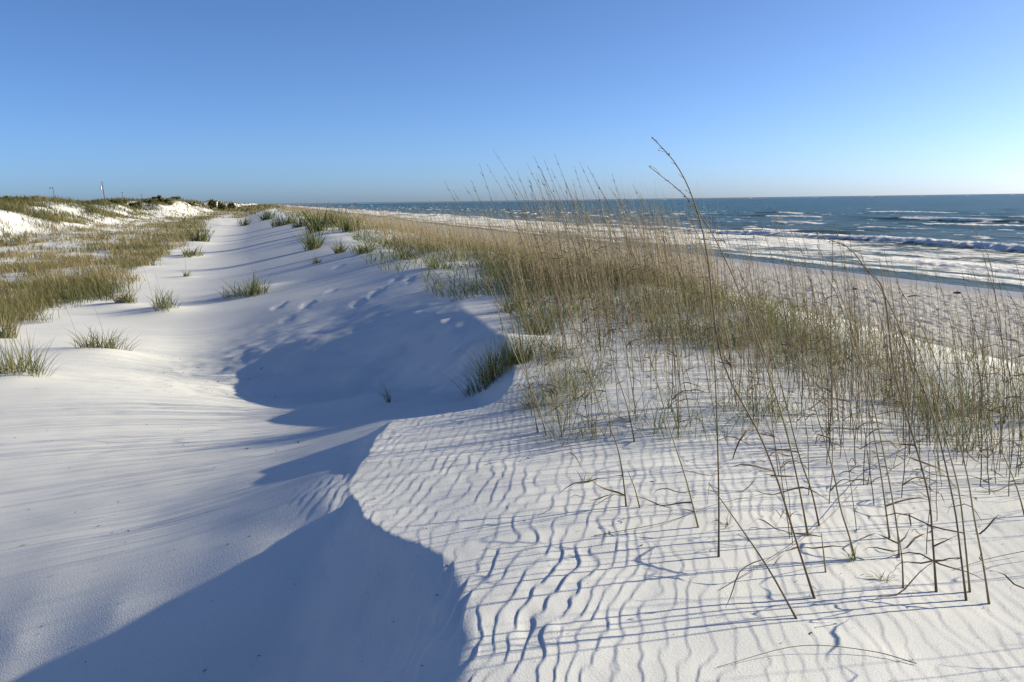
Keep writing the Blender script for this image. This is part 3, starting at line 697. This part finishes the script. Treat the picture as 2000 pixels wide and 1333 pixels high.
# stalks just out of view on the seaward side, whose shadows stripe the sand
for (x, y) in [(2.6, 2.3), (3.0, 2.75), (3.4, 2.5), (2.75, 3.1), (3.3, 3.35), (3.9, 3.0), (2.9, 3.75), (3.6, 3.9), (4.3, 3.5), (3.3, 4.4), (4.0, 4.4), (4.6, 4.2), (4.9, 3.6), (2.5, 2.0), (3.1, 2.0), (4.2, 2.7), (3.0, 4.9), (4.4, 5.2), (5.0, 4.8)]:
    place_sea_oat((x, y, ground_z(x, y)[0]), rng.uniform(.6, .82), rng.normal(0, .3), "sea oat stalk rooted just beyond the right edge, striping the sand with shadow", "sea oats beyond the right edge")

# ------------------------------------------------------------------ the rest of the stand: too many to count
oats = Mass(); under = Mass()
def ridge_points(n, dmin, dmax, lo=None, a0=-18, a1=36):
    r = np.exp(rnd(n, math.log(dmin), math.log(dmax))); a = np.radians(rnd(n, a0, a1)); return r * np.sin(a), r * np.cos(a)
def stalk_mass(x, y, hs, tone, k=4, wmul=1.0):
    n = len(x); d = np.hypot(x, y); z = ground_z(x, y); base = np.stack([x, y, z - .01], 1)
    h = hs * rnd(n, .7, 1.15)
    p = curves(base, h, LEAN_AZ + rng.normal(0, .45, n), rng.normal(.07, .09, n), rnd(n, .1, .55), k)
    oats.add(tubes(p, np.maximum(.0023, .00016 * d) * wmul, 3, .35), tone)
    return p, d
def blade_mass(mass, x, y, hs, w, tone, k=3, th=(.15, .9), bend=(.4, 1.3), lift=0.0):
    n = len(x); z = ground_z(x, y) + lift; base = np.stack([x, y, z - .01], 1)
    az = rnd(n, 0, 2 * math.pi); az = np.where(rng.random(n) < .45, LEAN_AZ + rng.normal(0, .7, n), az)
    p = curves(base, hs, az, rnd(n, *th), rnd(n, *bend), k)
    mass.add(ribbons(p, w, az + math.pi / 2 + rng.normal(0, .6, n)), tone)
# near and middle stand (inside the drawn outline)
pts = stand_points(1250, STAND, 5.6, 40); x, y = pts[:, 0], pts[:, 1]; k = rng.random(len(x)) < 1 - .15 * smooth(.12, .3, np.arctan2(x, y)); x, y = x[k], y[k]
cl = fbm(x / 1.1, y / 1.1, 301, 2); k = rng.random(len(x)) < np.clip(.55 + .6 * cl, .12, 1); x, y = x[k], y[k]
tall = (1 - smooth(.08, .2, np.arctan2(x, y))) * smooth(7.5, 11, np.hypot(x, y))
stalk_mass(x, y, rnd(len(x), .55, .95) * (1 + .75 * tall * rnd(len(x), 0, 1.2)), rnd(len(x), .1, .95), 5)
# thin stalks standing against the beach on the seaward side
pts = stand_points(900, STAND, 6.2, 16, 8, 36); x, y = pts[:, 0], pts[:, 1]; k = uv_of(x, y)[0] > 3.6; x, y = x[k][:420], y[k][:420]
stalk_mass(x, y, rnd(len(x), .65, 1.15), rnd(len(x), 0, .6), 5)
# far ridge band
x, y = ridge_points(60000, 14, 420, a0=-20, a1=14); u, v = uv_of(x, y); dist, seaw = edge_query(x, y)
k = (u > 4.3 + .5 * fbm(v / 6, v * 0, 303, 2)) & (u < 9.2 + .8 * fbm(v / 9, v * 0, 305, 2)) & (v > 12) & (rng.random(len(x)) < np.clip(.75 + .6 * fbm(x / 2.5, y / 2.5, 307, 2), .1, 1))
x, y = x[k][:5600], y[k][:5600]; stalk_mass(x, y, rnd(len(x), .7, 1.3) * (1 + .35 * (1 - smooth(14, 30, np.hypot(x, y)))), rnd(len(x), .15, 1.0), 4, 1.1)
# leaf blades: the near stand
pts = stand_points(5200, STAND, 5.2, 40); x, y = pts[:, 0], pts[:, 1]; d = np.hypot(x, y); u, v = uv_of(x, y)
dens = np.clip(.16 + .8 * fbm(x / .7, y / .7, 311, 3) - .35 * (1 - smooth(6.0, 7.5, d)) + .75 * smooth(7.5, 12, d) + .6 * smooth(4.2, 6.0, u), .04, 1)
k = rng.random(len(x)) < dens; x, y, d = [np.repeat(q[k], 6) for q in (x, y, d)]; ct = np.repeat(rng.normal(0, .16, len(x) // 6), 6); ch = np.repeat(rnd(len(x) // 6, .6, 1.2), 6)
x = x + rng.normal(0, 1, len(x)) * (.03 + .003 * d); y = y + rng.normal(0, 1, len(x)) * (.03 + .003 * d)
blade_mass(under, x, y, rnd(len(x), .15, .5) * ch, np.maximum(.005, .0006 * d), np.clip(.40 + .25 * fbm(x / 1.5, y / 1.5, 313, 2) + ct + rng.normal(0, .12, len(x)), 0, 1))
# the seaward lip of the stand, greener and closer
x, y = ridge_points(30000, 5.5, 60, a0=-5, a1=36); u, v = uv_of(x, y)
k = (np.abs(u - 6.6 - .45 * fbm(v / 4, v * 0, 315, 2) - .02 * v) < 1.0) & (rng.random(len(x)) < .7); x, y = x[k][:9000], y[k][:9000]; d = np.hypot(x, y)
blade_mass(under, x, y, rnd(len(x), .16, .42), np.maximum(.005, .0006 * d), np.clip(.45 + rng.normal(0, .2, len(x)), 0, 1))
stalk_mass(x[:500], y[:500], rnd(len(x[:500]), .6, 1.1), rnd(len(x[:500]), .1, .8), 5)
# blades on the far ridge
x, y = ridge_points(70000, 14, 420, a0=-20, a1=12); u, v = uv_of(x, y)
k = (u > 3.4 + .9 * fbm(v / 5, v * 0, 321, 2)) & (u < 9.0) & (v > 13) & (rng.random(len(x)) < np.clip(.7 + .8 * fbm(x / 2, y / 2, 323, 2), .05, 1)); x, y = x[k][:20000], y[k][:20000]; d = np.hypot(x, y)
blade_mass(under, x, y, rnd(len(x), .2, .55), np.maximum(.006, .0008 * d), np.clip(.5 + rng.normal(0, .22, len(x)), 0, 1))
o = oats.build("sea_oats", M_MASS_STALK); tag(o, "mass of brown sea oat stalks covering the dune ridge into the distance", None, kind="stuff")
o = under.build("dune_grass", M_MASS_BLADE); tag(o, "green grass blades carpeting the dune ridge under the sea oats", None, kind="stuff")

# ------------------------------------------------------------------ grass of the flat behind the trough and on the back dune
FIELD_PX = [(-200, 720), (0, 655), (60, 642), (110, 640), (170, 608), (225, 580), (285, 562), (300, 520), (335, 500), (385, 472), (412, 452), (395, 436), (440, 420), (470, 412)]
fb = np.array([uv_of(*hit(a, b)[:2]) for a, b in FIELD_PX]); fb = fb[np.argsort(fb[:, 1])]
def field_edge(v): return np.interp(v, np.append(fb[:, 1], [160, 260, 800]), np.append(fb[:, 0], [-2.5, 2.5, 3]))
field = Mass()
x, y = ridge_points(120000, 9, 420, a0=-36, a1=-10); u, v = uv_of(x, y); d = np.hypot(x, y)
e = field_edge(v) + .7 * fbm(v / 2.0, v * 0, 331, 3) - u
rim = np.exp(-(e / (2.0 + .03 * v)) ** 2)
patch = fbm(x / 2.6, y / 2.6, 333, 3)
dune = smooth(-15.5, -19, u)
gz = terrain(x, y, False); ex = terrain(x + .8 * CA, y + .8 * SA, False); sl = (gz - ex) / .8
prob = np.clip(.24 + .95 * patch + .85 * rim, .04, 1)
bare = smooth(.16, .34, sl) * smooth(.1, .38, fbm(v / 7, u / 5, 335, 3)) * (1 - smooth(110, 170, v))
bs = uv_of(*hit(25, 432)[:2]); bare = np.maximum(bare, np.clip(.95 * np.exp(-(((u - bs[0]) / 2.6) ** 2 + ((v - bs[1]) / 6) ** 2)) + .35 * patch, 0, 1) * (np.hypot(u - bs[0], v - bs[1]) < 12))
prob = np.where(dune > .3, np.clip(1.1 - 1.25 * bare + .3 * patch, .02, 1), prob)
prob = np.where(u < -22.5, 1.0, prob) * smooth(0, .7, e)
k = (e > 0) & (u > -46) & (rng.random(len(x)) < prob * np.where(dune > .3, 1.0, .55))
NB = 7
x, y, d, rim, dn = [np.repeat(q[k][:18500], NB) for q in (x, y, d, rim, dune)]
cr_ = np.repeat(rng.random(len(x) // NB), NB)
x = x + rng.normal(0, 1, len(x)) * (.05 + .0022 * d); y = y + rng.normal(0, 1, len(x)) * (.05 + .0022 * d)
hs = rnd(len(x), .16, .44) * (1 + .25 * rim) * (1 + .7 * dn) * (.7 + .6 * cr_)
tone = np.clip(.68 - .16 * rim - .42 * dn + .30 * fbm(x / 3, y / 3, 337, 2) + .4 * (cr_ - .5) + rng.normal(0, .12, len(x)), 0, 1)
blade_mass(field, x, y, hs, np.maximum(.0055, .00055 * d), tone, 2, (.05, .6), (.1, .9))
x, y = ridge_points(26000, 280, 1800, a0=-34, a1=-13); u, v = uv_of(x, y); k = (u < 9) & (u > -160) & (rng.random(len(x)) < .75); x, y = x[k][:12000], y[k][:12000]; d = np.hypot(x, y)
blade_mass(field, x, y, rnd(len(x), .7, 1.7), .0011 * d, np.clip(.35 + rng.normal(0, .2, len(x)), 0, 1), 2, (.05, .6), (.1, .9))
o = field.build("field_grass", M_FIELD); tag(o, "olive and brown grass covering the flat and the back dunes", None, kind="stuff")

# ------------------------------------------------------------------ separate grass tufts
def tuft(px, py, wpx, hpx, n, label, group, tone=(.2, .7), stalks=0, spread=.8, dead=.3, arch=1.0, name="grass_tuft"):
    b = hit(px, py); d = math.hypot(b[0], b[1]); w = wpx / F_PX * d; h = hpx / F_PX * d * (1.3 if group == G2 else 1)
    root = empty(name, b)
    def bunch(m, mat, nm, tn, hs):
        M = Mass(); r = np.sqrt(rng.random(m)); a = rnd(m, 0, 2 * math.pi); ci = rng.integers(0, 4, m); cc = np.random.default_rng(int(px)).normal(0, .16, (4, 2)); x = (r * np.cos(a) * .22 + cc[ci, 0]) * w; y = (r * np.sin(a) * .20 + cc[ci, 1]) * w
        z = ground_z(b[0] + x, b[1] + y) - b[2]
        # blades splay out from the heart of the tuft
        az = np.arctan2(y, x) + rng.normal(0, .9, m); th = np.clip(r * spread * .8 + rng.normal(.05, .12, m), -.2, 1.3)
        p = curves(np.stack([x, y, z - .012], 1), hs * rnd(m, .3, 1.15), az, th, rnd(m, .2, 1.3) * arch, 4)
        M.add(ribbons(p, np.full(m, max(.0045, .0007 * d)), az + math.pi / 2 + rng.normal(0, .5, m)), np.clip(rnd(m, *tn), 0, 1))
        o = M.build(nm, mat, root); return o
    bunch(n, M_MASS_BLADE, "green_leaves", tone, np.full(n, h * 1.1))
    if dead > 0: bunch(max(6, int(n * dead)), M_MASS_STALK, "dry_leaves", (.3, 1), np.full(max(6, int(n * dead)), h * .8))
    for i in range(stalks):
        hh = h * rng.uniform(1.5, 2.3); x, y = rng.normal(0, w * .14, 2)
        c = curves(np.array([[x, y, -.01]]), np.array([hh]), np.array([LEAN_AZ + rng.normal(0, .5)]), np.array([rng.normal(.06, .06)]), np.array([rng.uniform(.05, .3)]), 8)[0]
        mesh_obj("stalk", single_tube(c, max(.0025, .00022 * d) * (1 - .5 * np.linspace(0, 1, 9)), 4, mat=M_STALK, name="stalk"), root)
    tag(root, label, "grass tuft", group)
G1 = "grass tufts in the sandy trough"; G2 = "grass clumps along the crest of the ridge"; G3 = "grass in the shaded hollow"; G4 = "grass at the edge of the flat"
TUFTS = [
 (200, 688, 120, 48, 150, "spiky green tuft with two tall stalks alone on the sand", G1, (.1, .7), 2, .95, .45, 1.0),
 (488, 578, 96, 42, 170, "dense rounded green tuft in the middle of the trough", G1, (.1, .7), 1, .85, .3, .9),
 (318, 612, 58, 42, 80, "small tuft with one tall thin stalk on a low sand hump", G1, (.2, .8), 2, .7, .5, .8),
 (240, 598, 52, 30, 90, "reddish brown tuft at the sandy tip of the grass flat", G4, (.3, .9), 0, .7, .9, .8),
 (30, 742, 110, 76, 150, "loose green clump cut by the left edge", G4, (.25, .85), 4, .8, .4, .9),
 (5, 660, 60, 70, 90, "tall dry brown grass at the left edge above the green clump", G4, (.6, 1), 3, .5, 1.2, .6),
 (365, 543, 18, 14, 26, "tiny tuft alone on the sand beside the grass flat", G1, (.3, .8), 1, .7, .5, .8),
 (367, 503, 42, 22, 70, "low brown tuft below the dark clump on the flat's edge", G4, (.3, .9), 0, .8, .8, .9),
 (388, 476, 62, 34, 150, "dark green clump at the sandy edge of the flat", G4, (.05, .5), 2, .7, .2, .7),
 (475, 442, 24, 20, 50, "far small tuft at the head of the trough", G1, (.2, .7), 1, .7, .3, .8),
 (618, 486, 52, 44, 130, "green tuft on the trough side below the big dark clump", G2, (.15, .6), 0, .8, .3, .9),
 (625, 452, 60, 40, 170, "big dark green clump on the ridge crest", G2, (.0, .45), 0, .7, .2, .8),
 (665, 494, 36, 26, 70, "low tuft on the slope beside two others", G2, (.2, .7), 0, .8, .3, .9),
 (716, 494, 42, 26, 80, "small tuft on the slope nearest the trodden sand", G2, (.2, .7), 0, .8, .3, .9),
 (622, 514, 26, 14, 40, "very low tuft half buried on the slope", G2, (.15, .6), 0, .9, .3, .9),
 (660, 444, 50, 32, 130, "dark grass clump just behind the big dark one", G2, (.05, .5), 0, .7, .2, .8),
 (690, 452, 44, 30, 110, "grass clump on the crest above the three low tufts", G2, (.1, .6), 0, .7, .3, .8),
 (555, 440, 50, 22, 120, "far green clump with shadows reaching down the trough", G2, (.1, .55), 0, .7, .3, .8),
 (520, 430, 34, 18, 90, "far clump near the head of the trough on the ridge side", G2, (.1, .6), 0, .7, .3, .8),
 (586, 444, 34, 22, 90, "green clump between the far clump and the big dark clump", G2, (.1, .55), 0, .7, .3, .8),
 (764, 786, 18, 58, 16, "small leaning tuft alone in the blue shade", G3, (.2, .6), 0, .55, .5, 1.7),
 (955, 745, 135, 84, 210, "dark spiky tuft in the shaded hollow", G3, (.1, .6), 0, .75, .35, .9),
 (1025, 708, 90, 84, 150, "upright tuft behind the dark spiky one in the hollow", G3, (.1, .6), 1, .6, .35, .7),
 (925, 762, 40, 18, 24, "flat sprawl of dry blades at the foot of the dark spiky tuft", G3, (.5, 1), 0, 1.2, 1.0, .8),
 (1095, 846, 150, 96, 46, "arching green tuft at the brow of the rippled sand", G3, (.2, .75), 0, 1.1, .35, 1.2),
 (1160, 850, 80, 80, 26, "green tuft among the first stalks right of the brow", G3, (.2, .75), 1, .9, .4, 1.0),
 (985, 716, 90, 70, 90, "tuft between the dark spiky one and the pale leaning stalks", G3, (.1, .65), 0, .8, .4, .9),
 (1050, 792, 90, 72, 70, "loose grey-green tuft at the rim of the hollow", G3, (.3, .9), 0, 1.0, .6, 1.1),
 (1048, 655, 90, 60, 110, "bushy tuft at the back rim of the hollow", G3, (.15, .7), 1, .8, .4, .8),
 (1140, 942, 20, 44, 9, "sprig of a few green blades on the open rippled sand", "sprigs on the rippled sand", (.3, .7), 0, .6, .4, 1.3),
 (1668, 1094, 26, 60, 10, "sprig of thin green blades at the foot of the looped-leaf stalk", "sprigs on the rippled sand", (.4, .8), 0, .6, .4, 1.0),
 (1725, 1136, 40, 40, 14, "sprig of drooping blades left of the dark stub", "sprigs on the rippled sand", (.5, .9), 0, .9, .8, 1.4),
 (1420, 1030, 30, 40, 9, "sprig of curled dry blades beside the lone upright stalk", "sprigs on the rippled sand", (.6, 1), 0, .9, .9, 1.4),
 (1880, 880, 40, 60, 30, "green tuft at the near edge of the stand, far right", G3, (.3, .8), 1, .6, .4, .8),
 (1000, 606, 90, 56, 130, "grass on the far lip of the shaded hollow", G3, (.2, .7), 0, .8, .3, .9),
 (860, 524, 60, 26, 100, "low green grass where the stand meets the crest", G2, (.2, .7), 0, .9, .3, .9),
 (790, 506, 50, 24, 90, "low grass on the crest past the small slope tufts", G2, (.2, .7), 0, .9, .3, .9),
]
for t_ in TUFTS: tuft(*t_[:7], tone=t_[7], stalks=t_[8], spread=t_[9], dead=t_[10], arch=t_[11])

# long dry blades lying on the sand in front
def fallen(px_path, label):
    pts = []
    for i, (px, py, hgt) in enumerate(px_path):
        g = hit(px, py); y = g[1] - hgt * 1.0; q = at_depth(px, py, y) if hgt > 0 else g + np.array([0, 0, .004]); pts.append(q)
    b = pts[0]; c = spline(np.array(pts) - b, 18)
    o = mesh_obj("fallen_stalk", single_tube(c, .0019 * (1 - .5 * np.linspace(0, 1, 18)), 5, mat=M_LEAF, name="fallen_stalk")); o.location = b
    tag(o, label, "dry stalk", "dry stalks lying on the sand")
fallen([(1790, 1298, 0), (1700, 1272, .03), (1560, 1262, .05), (1400, 1306, 0)], "long arched dry stalk lying across the nearest sand")
fallen([(1820, 850, .12), (1720, 905, .10), (1620, 1010, .06), (1520, 1085, .05), (1405, 1155, 0)], "long straight dry stalk slanting across the foreground stems")
fallen([(2010, 1075, .06), (1930, 1092, .04), (1860, 1115, 0)], "short dry stalk lying at the right edge")
fallen([(1160, 1048, 0), (1300, 1020, .05), (1400, 985, .08), (1520, 960, .06)], "thin dry stalk stretched over the ripples left of the upright stalk")

# ------------------------------------------------------------------ shrubs on the back dune
M_SHRUB = plant_material("shrub_leaf", [(0, (.045, .05, .022)), (.5, (.10, .10, .042)), (1, (.20, .165, .075))], 'tone', .2)
M_BARK, _nt, _b = new_mat("shrub_bark"); _b.inputs["Base Color"].default_value = (.12, .09, .065, 1); _b.inputs["Roughness"].default_value = .9
def shrub(px, py_base, d, wpx, hpx, label, n=420, kind="shrub"):
    r_ = ray(px, py_base); t_ = np.exp(np.linspace(math.log(max(45, d * .6)), math.log(d * 1.5), 120)); xx, yy = r_[0] / r_[1] * t_, t_
    gz_ = terrain(xx, yy, False); k_ = int(np.argmax((gz_ - EYE) / yy))          # the dune crest on that bearing
    d = yy[k_]; b = np.array([xx[k_], yy[k_], gz_[k_] - .05]); top = at_depth(px, py_base - hpx, d)[2]; w = wpx / F_PX * d; h = max(.55, (top - b[2]) * 1.1)
    root = empty(kind, b); M = Mass()
    nc = 12; cx = rnd(nc, -.42, .42) * w; cy = rng.normal(0, w * .2, nc); cz = h * rnd(nc, .25, .78) * (1 - .5 * (cx / (w * .5)) ** 2)
    i = rng.integers(0, nc, n); v_ = rng.normal(0, 1, (n, 3)); v_ /= np.linalg.norm(v_, axis=1)[:, None]; rr = rnd(n, .4, 1.0)[:, None]
    c = np.stack([cx[i], cy[i], cz[i]], 1) + v_ * rr * np.array([w * .14, w * .14, h * .20])
    s = rnd(n, .7, 1.5) * max(.05, .0022 * d)
    a1 = rng.normal(0, 1, (n, 3)); a1 /= np.linalg.norm(a1, axis=1)[:, None]; a2 = np.cross(a1, v_); a2 /= np.linalg.norm(a2, axis=1)[:, None] + 1e-9
    V = np.stack([c - a1 * s[:, None], c + a2 * s[:, None] * .5, c + a1 * s[:, None], c - a2 * s[:, None] * .5], 1).reshape(-1, 3)
    F = (np.array([(0, 1, 2), (0, 2, 3)])[None] + (np.arange(n) * 4)[:, None, None]).reshape(-1, 3)
    M.add((V, F, 4), np.clip(rnd(n, 0, 1), 0, 1)); M.build("leaves", M_SHRUB, root)
    for k in range(4):
        c = spline(np.array([(0, 0, -.1), (cx[k] * .4, cy[k] * .4, cz[k] * .45), (cx[k], cy[k], cz[k])]), 6)
        mesh_obj("branch", single_tube(c, .03 * (1 - .6 * np.linspace(0, 1, 6)), 5, mat=M_BARK, name="branch"), root)
    tag(root, label, "shrub", "shrubs on the back dunes")
shrub(312, 399, 112, 24, 14, "tallest dark shrub standing up on the back dune crest")
shrub(326, 398, 110, 14, 8, "low brownish shrub beside the tallest one")
shrub(415, 399, 190, 14, 10, "far round shrub on the dune crest near the trough's head")
shrub(432, 400, 200, 18, 6, "low wide shrub past the far round one")
shrub(452, 403, 215, 12, 5, "last little shrub where the back dunes end")
shrub(232, 400, 98, 40, 8, "dark shrub mass on the dune top under the tall pole")

shrub(292, 402, 105, 26, 6, "dark low shrub left of the tallest one")
shrub(180, 404, 88, 22, 6, "brown shrub at a gap in the back dune")
shrub(372, 402, 150, 30, 6, "low green shrub on a rounded dune top")
shrub(345, 402, 140, 22, 4, "flat shrub between the tallest shrub and the rounded dune top")
shrub(262, 403, 98, 30, 7, "olive shrub on the crest between the tall pole and the tallest shrub")
shrub(66, 399, 74, 46, 8, "dark grassy shrub on the dune crest left of the lamp pole")
shrub(16, 402, 66, 48, 9, "dark shrub on the leftmost dune crest")

# ------------------------------------------------------------------ wooden utility poles far behind
M_POLE, _nt, _b = new_mat("weathered_pole"); _b.inputs["Base Color"].default_value = (.11, .09, .075, 1); _b.inputs["Roughness"].default_value = .9
M_METAL, _nt, _b = new_mat("grey_metal"); _b.inputs["Base Color"].default_value = (.62, .62, .60, 1); _b.inputs["Roughness"].default_value = .5
def box_mesh(name, sx, sy, sz, mat):
    V = np.array([(x, y, z) for z in (-sz, sz) for y in (-sy, sy) for x in (-sx, sx)]) * .5
    F = np.array([(0, 2, 3, 1), (4, 5, 7, 6), (0, 1, 5, 4), (2, 6, 7, 3), (0, 4, 6, 2), (1, 3, 7, 5)])
    me = bpy.data.meshes.new(name); raw_mesh(me, V, F, False); me.materials.append(mat); return me
def cyl_mesh(name, r, h, mat, s=12, r2=None):
    c = np.array([(0, 0, 0), (0, 0, h * .5), (0, 0, h)]); me = single_tube(c, np.array([r, (r + (r2 or r)) / 2, r2 or r]), s, mat=mat, name=name); return me
def pole(px_top, py_top, d, lean_px, label, kind):
    t = at_depth(px_top, py_top, d); g = 0.0; bx = t[0] + lean_px / F_PX * d
    root = empty("utility_pole", (bx, d, g)); h = t[2] - g
    c = np.array([(0, 0, -.5), ((t[0] - bx) * .5, 0, h * .5), (t[0] - bx, 0, h)])
    mesh_obj("pole", single_tube(spline(c, 5), .17 * (1 - .35 * np.linspace(0, 1, 5)), 8, mat=M_POLE, name="pole"), root)
    tx = t[0] - bx
    if kind == "lamp":
        arm = mesh_obj("lamp_arm", single_tube(np.array([(tx, 0, h * .93), (tx - .4, 0, h * .95), (tx - .9, -.1, h * .945)]), .06, 6, rtop=.8, mat=M_POLE, name="lamp_arm"), root)
        lm = mesh_obj("lamp", single_tube(np.array([(tx - .75, -.1, h * .95), (tx - 1.0, -.1, h * .94), (tx - 1.3, -.1, h * .92)]), np.array([.1, .2, .12]), 8, mat=M_POLE, name="lamp"), arm)
    elif kind == "can":
        o = mesh_obj("transformer", cyl_mesh("transformer", .3, 1.0, M_METAL, 14), root); o.location = (tx - .42, -.12, h * .72)
        o2 = mesh_obj("bracket", box_mesh("bracket", .5, .1, .1, M_POLE), root); o2.location = (tx - .2, -.05, h * .8)
        for sgn in (-1, 1):
            i_ = mesh_obj("insulator", cyl_mesh("insulator", .05, .25, M_METAL, 8), root); i_.location = (tx + .22 * sgn, 0, h * .985)
    else:
        o = mesh_obj("crossarm", box_mesh("crossarm", 1.9, .12, .14, M_POLE), root); o.location = (tx, 0, h * .94)
        for sgn in (-1, 1):
            i_ = mesh_obj("insulator", cyl_mesh("insulator", .05, .22, M_METAL, 8), o); i_.location = (.8 * sgn, 0, .08)
    tag(root, label, "utility pole", "utility poles behind the dunes")
pole(103, 365, 330, 3, "dark utility pole with a small lamp arm above the left dune", "lamp")
pole(199, 354, 262, 4, "tallest utility pole, with a pale transformer can near its top", "can")
pole(238.5, 375, 520, 1, "third utility pole from the left, half as tall", "arm")
pole(276, 379, 600, 1, "fourth utility pole from the left, left of the tallest shrub", "arm")
pole(343.5, 386, 800, 1, "thin far pole right of the tallest shrub", "arm")
pole(374, 388, 900, 1, "farthest thin pole over the rounded dune top", "arm")

# ------------------------------------------------------------------ houses hidden behind the far dunes, and the wood along the horizon
M_WALL, _nt, _b = new_mat("white_boards"); _b.inputs["Base Color"].default_value = (.75, .74, .7, 1)
M_ROOF, _nt, _b = new_mat("grey_shingles"); _b.inputs["Base Color"].default_value = (.16, .15, .15, 1)
def house(px, py_top, d, wpx, label):
    t = at_depth(px, py_top, d); w = wpx / F_PX * d; h = t[2] - .5
    root = empty("beach_house", (t[0], d, .5))
    o = mesh_obj("wall", box_mesh("wall", w, 6, h * .72, M_WALL), root); o.location = (0, 0, h * .36)
    V = np.array([(-w*.56, -3.5, 0), (w*.56, -3.5, 0), (w*.56, 3.5, 0), (-w*.56, 3.5, 0), (-w*.3, 0, h*.28), (w*.3, 0, h*.28)]); me = bpy.data.meshes.new("roof")
    raw_mesh(me, V, np.array([(0, 1, 5), (0, 5, 4), (1, 2, 5), (2, 3, 4), (2, 4, 5), (3, 0, 4)]), False); me.materials.append(M_ROOF)
    o = mesh_obj("roof", me, root); o.location = (0, 0, h * .725)
    tag(root, label, "house", "houses behind the far dunes")
house(407, 391.5, 330, 6, "tiny white house left of the far round shrub")
house(424, 391.5, 350, 7, "tiny white house right of the far round shrub")
wood = Mass(); n = 9000
bx = rnd(n, 60, 345); dd = rnd(n, 430, 560)
topy = 393.5 + 2.2 * fbm(bx / 9, bx * 0, 401, 3) + 1.2 * fbm(bx / 2.5, bx * 0, 405, 2) + .012 * (bx - 120)
hz = np.array([ray(a, b)[2] / ray(a, b)[1] for a, b in zip(bx, topy)]); xs = np.array([ray(a, b)[0] / ray(a, b)[1] for a, b in zip(bx, topy)])
ztop = EYE + hz * 450; zz = ztop * np.sqrt(rnd(n, .02, 1)) + rng.normal(0, .15, n)
c = np.stack([xs * dd, dd, zz], 1); v1 = rng.normal(0, 1, (n, 3)); v1 /= np.linalg.norm(v1, axis=1)[:, None]; v2 = np.cross(v1, rng.normal(0, 1, (n, 3))); v2 /= np.linalg.norm(v2, axis=1)[:, None]
s = rnd(n, .5, 1.1)[:, None]
V = np.stack([c - v1 * s, c + v2 * s * .7, c + v1 * s, c - v2 * s * .7], 1).reshape(-1, 3); F = (np.array([(0, 1, 2), (0, 2, 3)])[None] + (np.arange(n) * 4)[:, None, None]).reshape(-1, 3)
wood.add((V, F, 4), rnd(n, 0, .8)); o = wood.build("treeline", M_SHRUB); tag(o, "dark low wood along the horizon behind the back dunes", None, kind="stuff")

# ------------------------------------------------------------------ wrack and driftwood on the beach, bits on the sand
M_DRIFT, _nt, _b = new_mat("dark_driftwood"); _b.inputs["Base Color"].default_value = (.05, .04, .035, 1); _b.inputs["Roughness"].default_value = .9
def driftwood(px, py, wpx, label, thick=.05):
    b = hit(px, py); d = math.hypot(b[0], b[1]); L = wpx / F_PX * d; r_ = np.random.default_rng(int(px))
    root = empty("driftwood", b); c = spline(np.array([(-L/2, 0, .02), (-L*.2, r_.normal(0, .08), .05), (L*.1, r_.normal(0, .08), .06), (L/2, 0, .03)]), 10)
    mesh_obj("trunk", single_tube(c, thick * (1 - .6 * np.abs(np.linspace(-1, 1, 10)) ** 2), 7, mat=M_DRIFT, name="trunk"), root)
    mesh_obj("twig", single_tube(spline(np.array([(L*.1, 0, .05), (L*.2, .02, .12), (L*.34, .05, .16)]), 6), thick * .35, 5, mat=M_DRIFT, name="twig"), root)
    tag(root, label, "driftwood", "driftwood on the beach")
driftwood(1868, 572, 12, "small dark piece of driftwood on the open beach below the surf", .04)
driftwood(1670, 566, 10, "dark driftwood stick on the beach left of the open patch", .04)
driftwood(1785, 578, 22, "low dark driftwood by a hump of sand on the beach", .03)
bits = Mass(); n = 420
bx = np.concatenate([rng.normal(420, 110, 220), rnd(120, 0, 900), rnd(80, 1000, 2000)]); by = np.concatenate([rng.normal(700, 28, 220), rnd(120, 720, 1300), rnd(80, 850, 1300)])
bp_ = [P(a, b_, -.75 if a < 800 and b_ < 800 else (-.4 if a < 700 else 0)) for a, b_ in zip(bx, by)]
bp_ = np.array(bp_); bz = ground_z(bp_[:, 0], bp_[:, 1]); c = np.stack([bp_[:, 0], bp_[:, 1], bz + .002], 1); dd = np.hypot(c[:, 0], c[:, 1])
an = rnd(n, 0, 6.28); ln = (rnd(n, .0008, .0018) * np.clip(dd, 2, 9) * np.where(rng.random(n) < .12, 3, 1) * .8)[:, None]
d1 = np.stack([np.cos(an), np.sin(an), rng.normal(0, .25, n)], 1) * ln; d2 = np.stack([-np.sin(an), np.cos(an), rng.normal(0, .3, n)], 1) * ln * .3
up_ = np.array([0, 0, .004])
V = np.stack([c - d1, c + d2, c + d1, c - d2, c + up_], 1).reshape(-1, 3); F = (np.array([(0, 1, 4), (1, 2, 4), (2, 3, 4), (3, 0, 4)])[None] + (np.arange(n) * 5)[:, None, None]).reshape(-1, 3)
bits.add((V, F, 5), rnd(n, 0, .9)); o = bits.build("plant_litter", M_MASS_STALK); tag(o, "dark specks of dry plant litter scattered over the sand", None, kind="stuff")
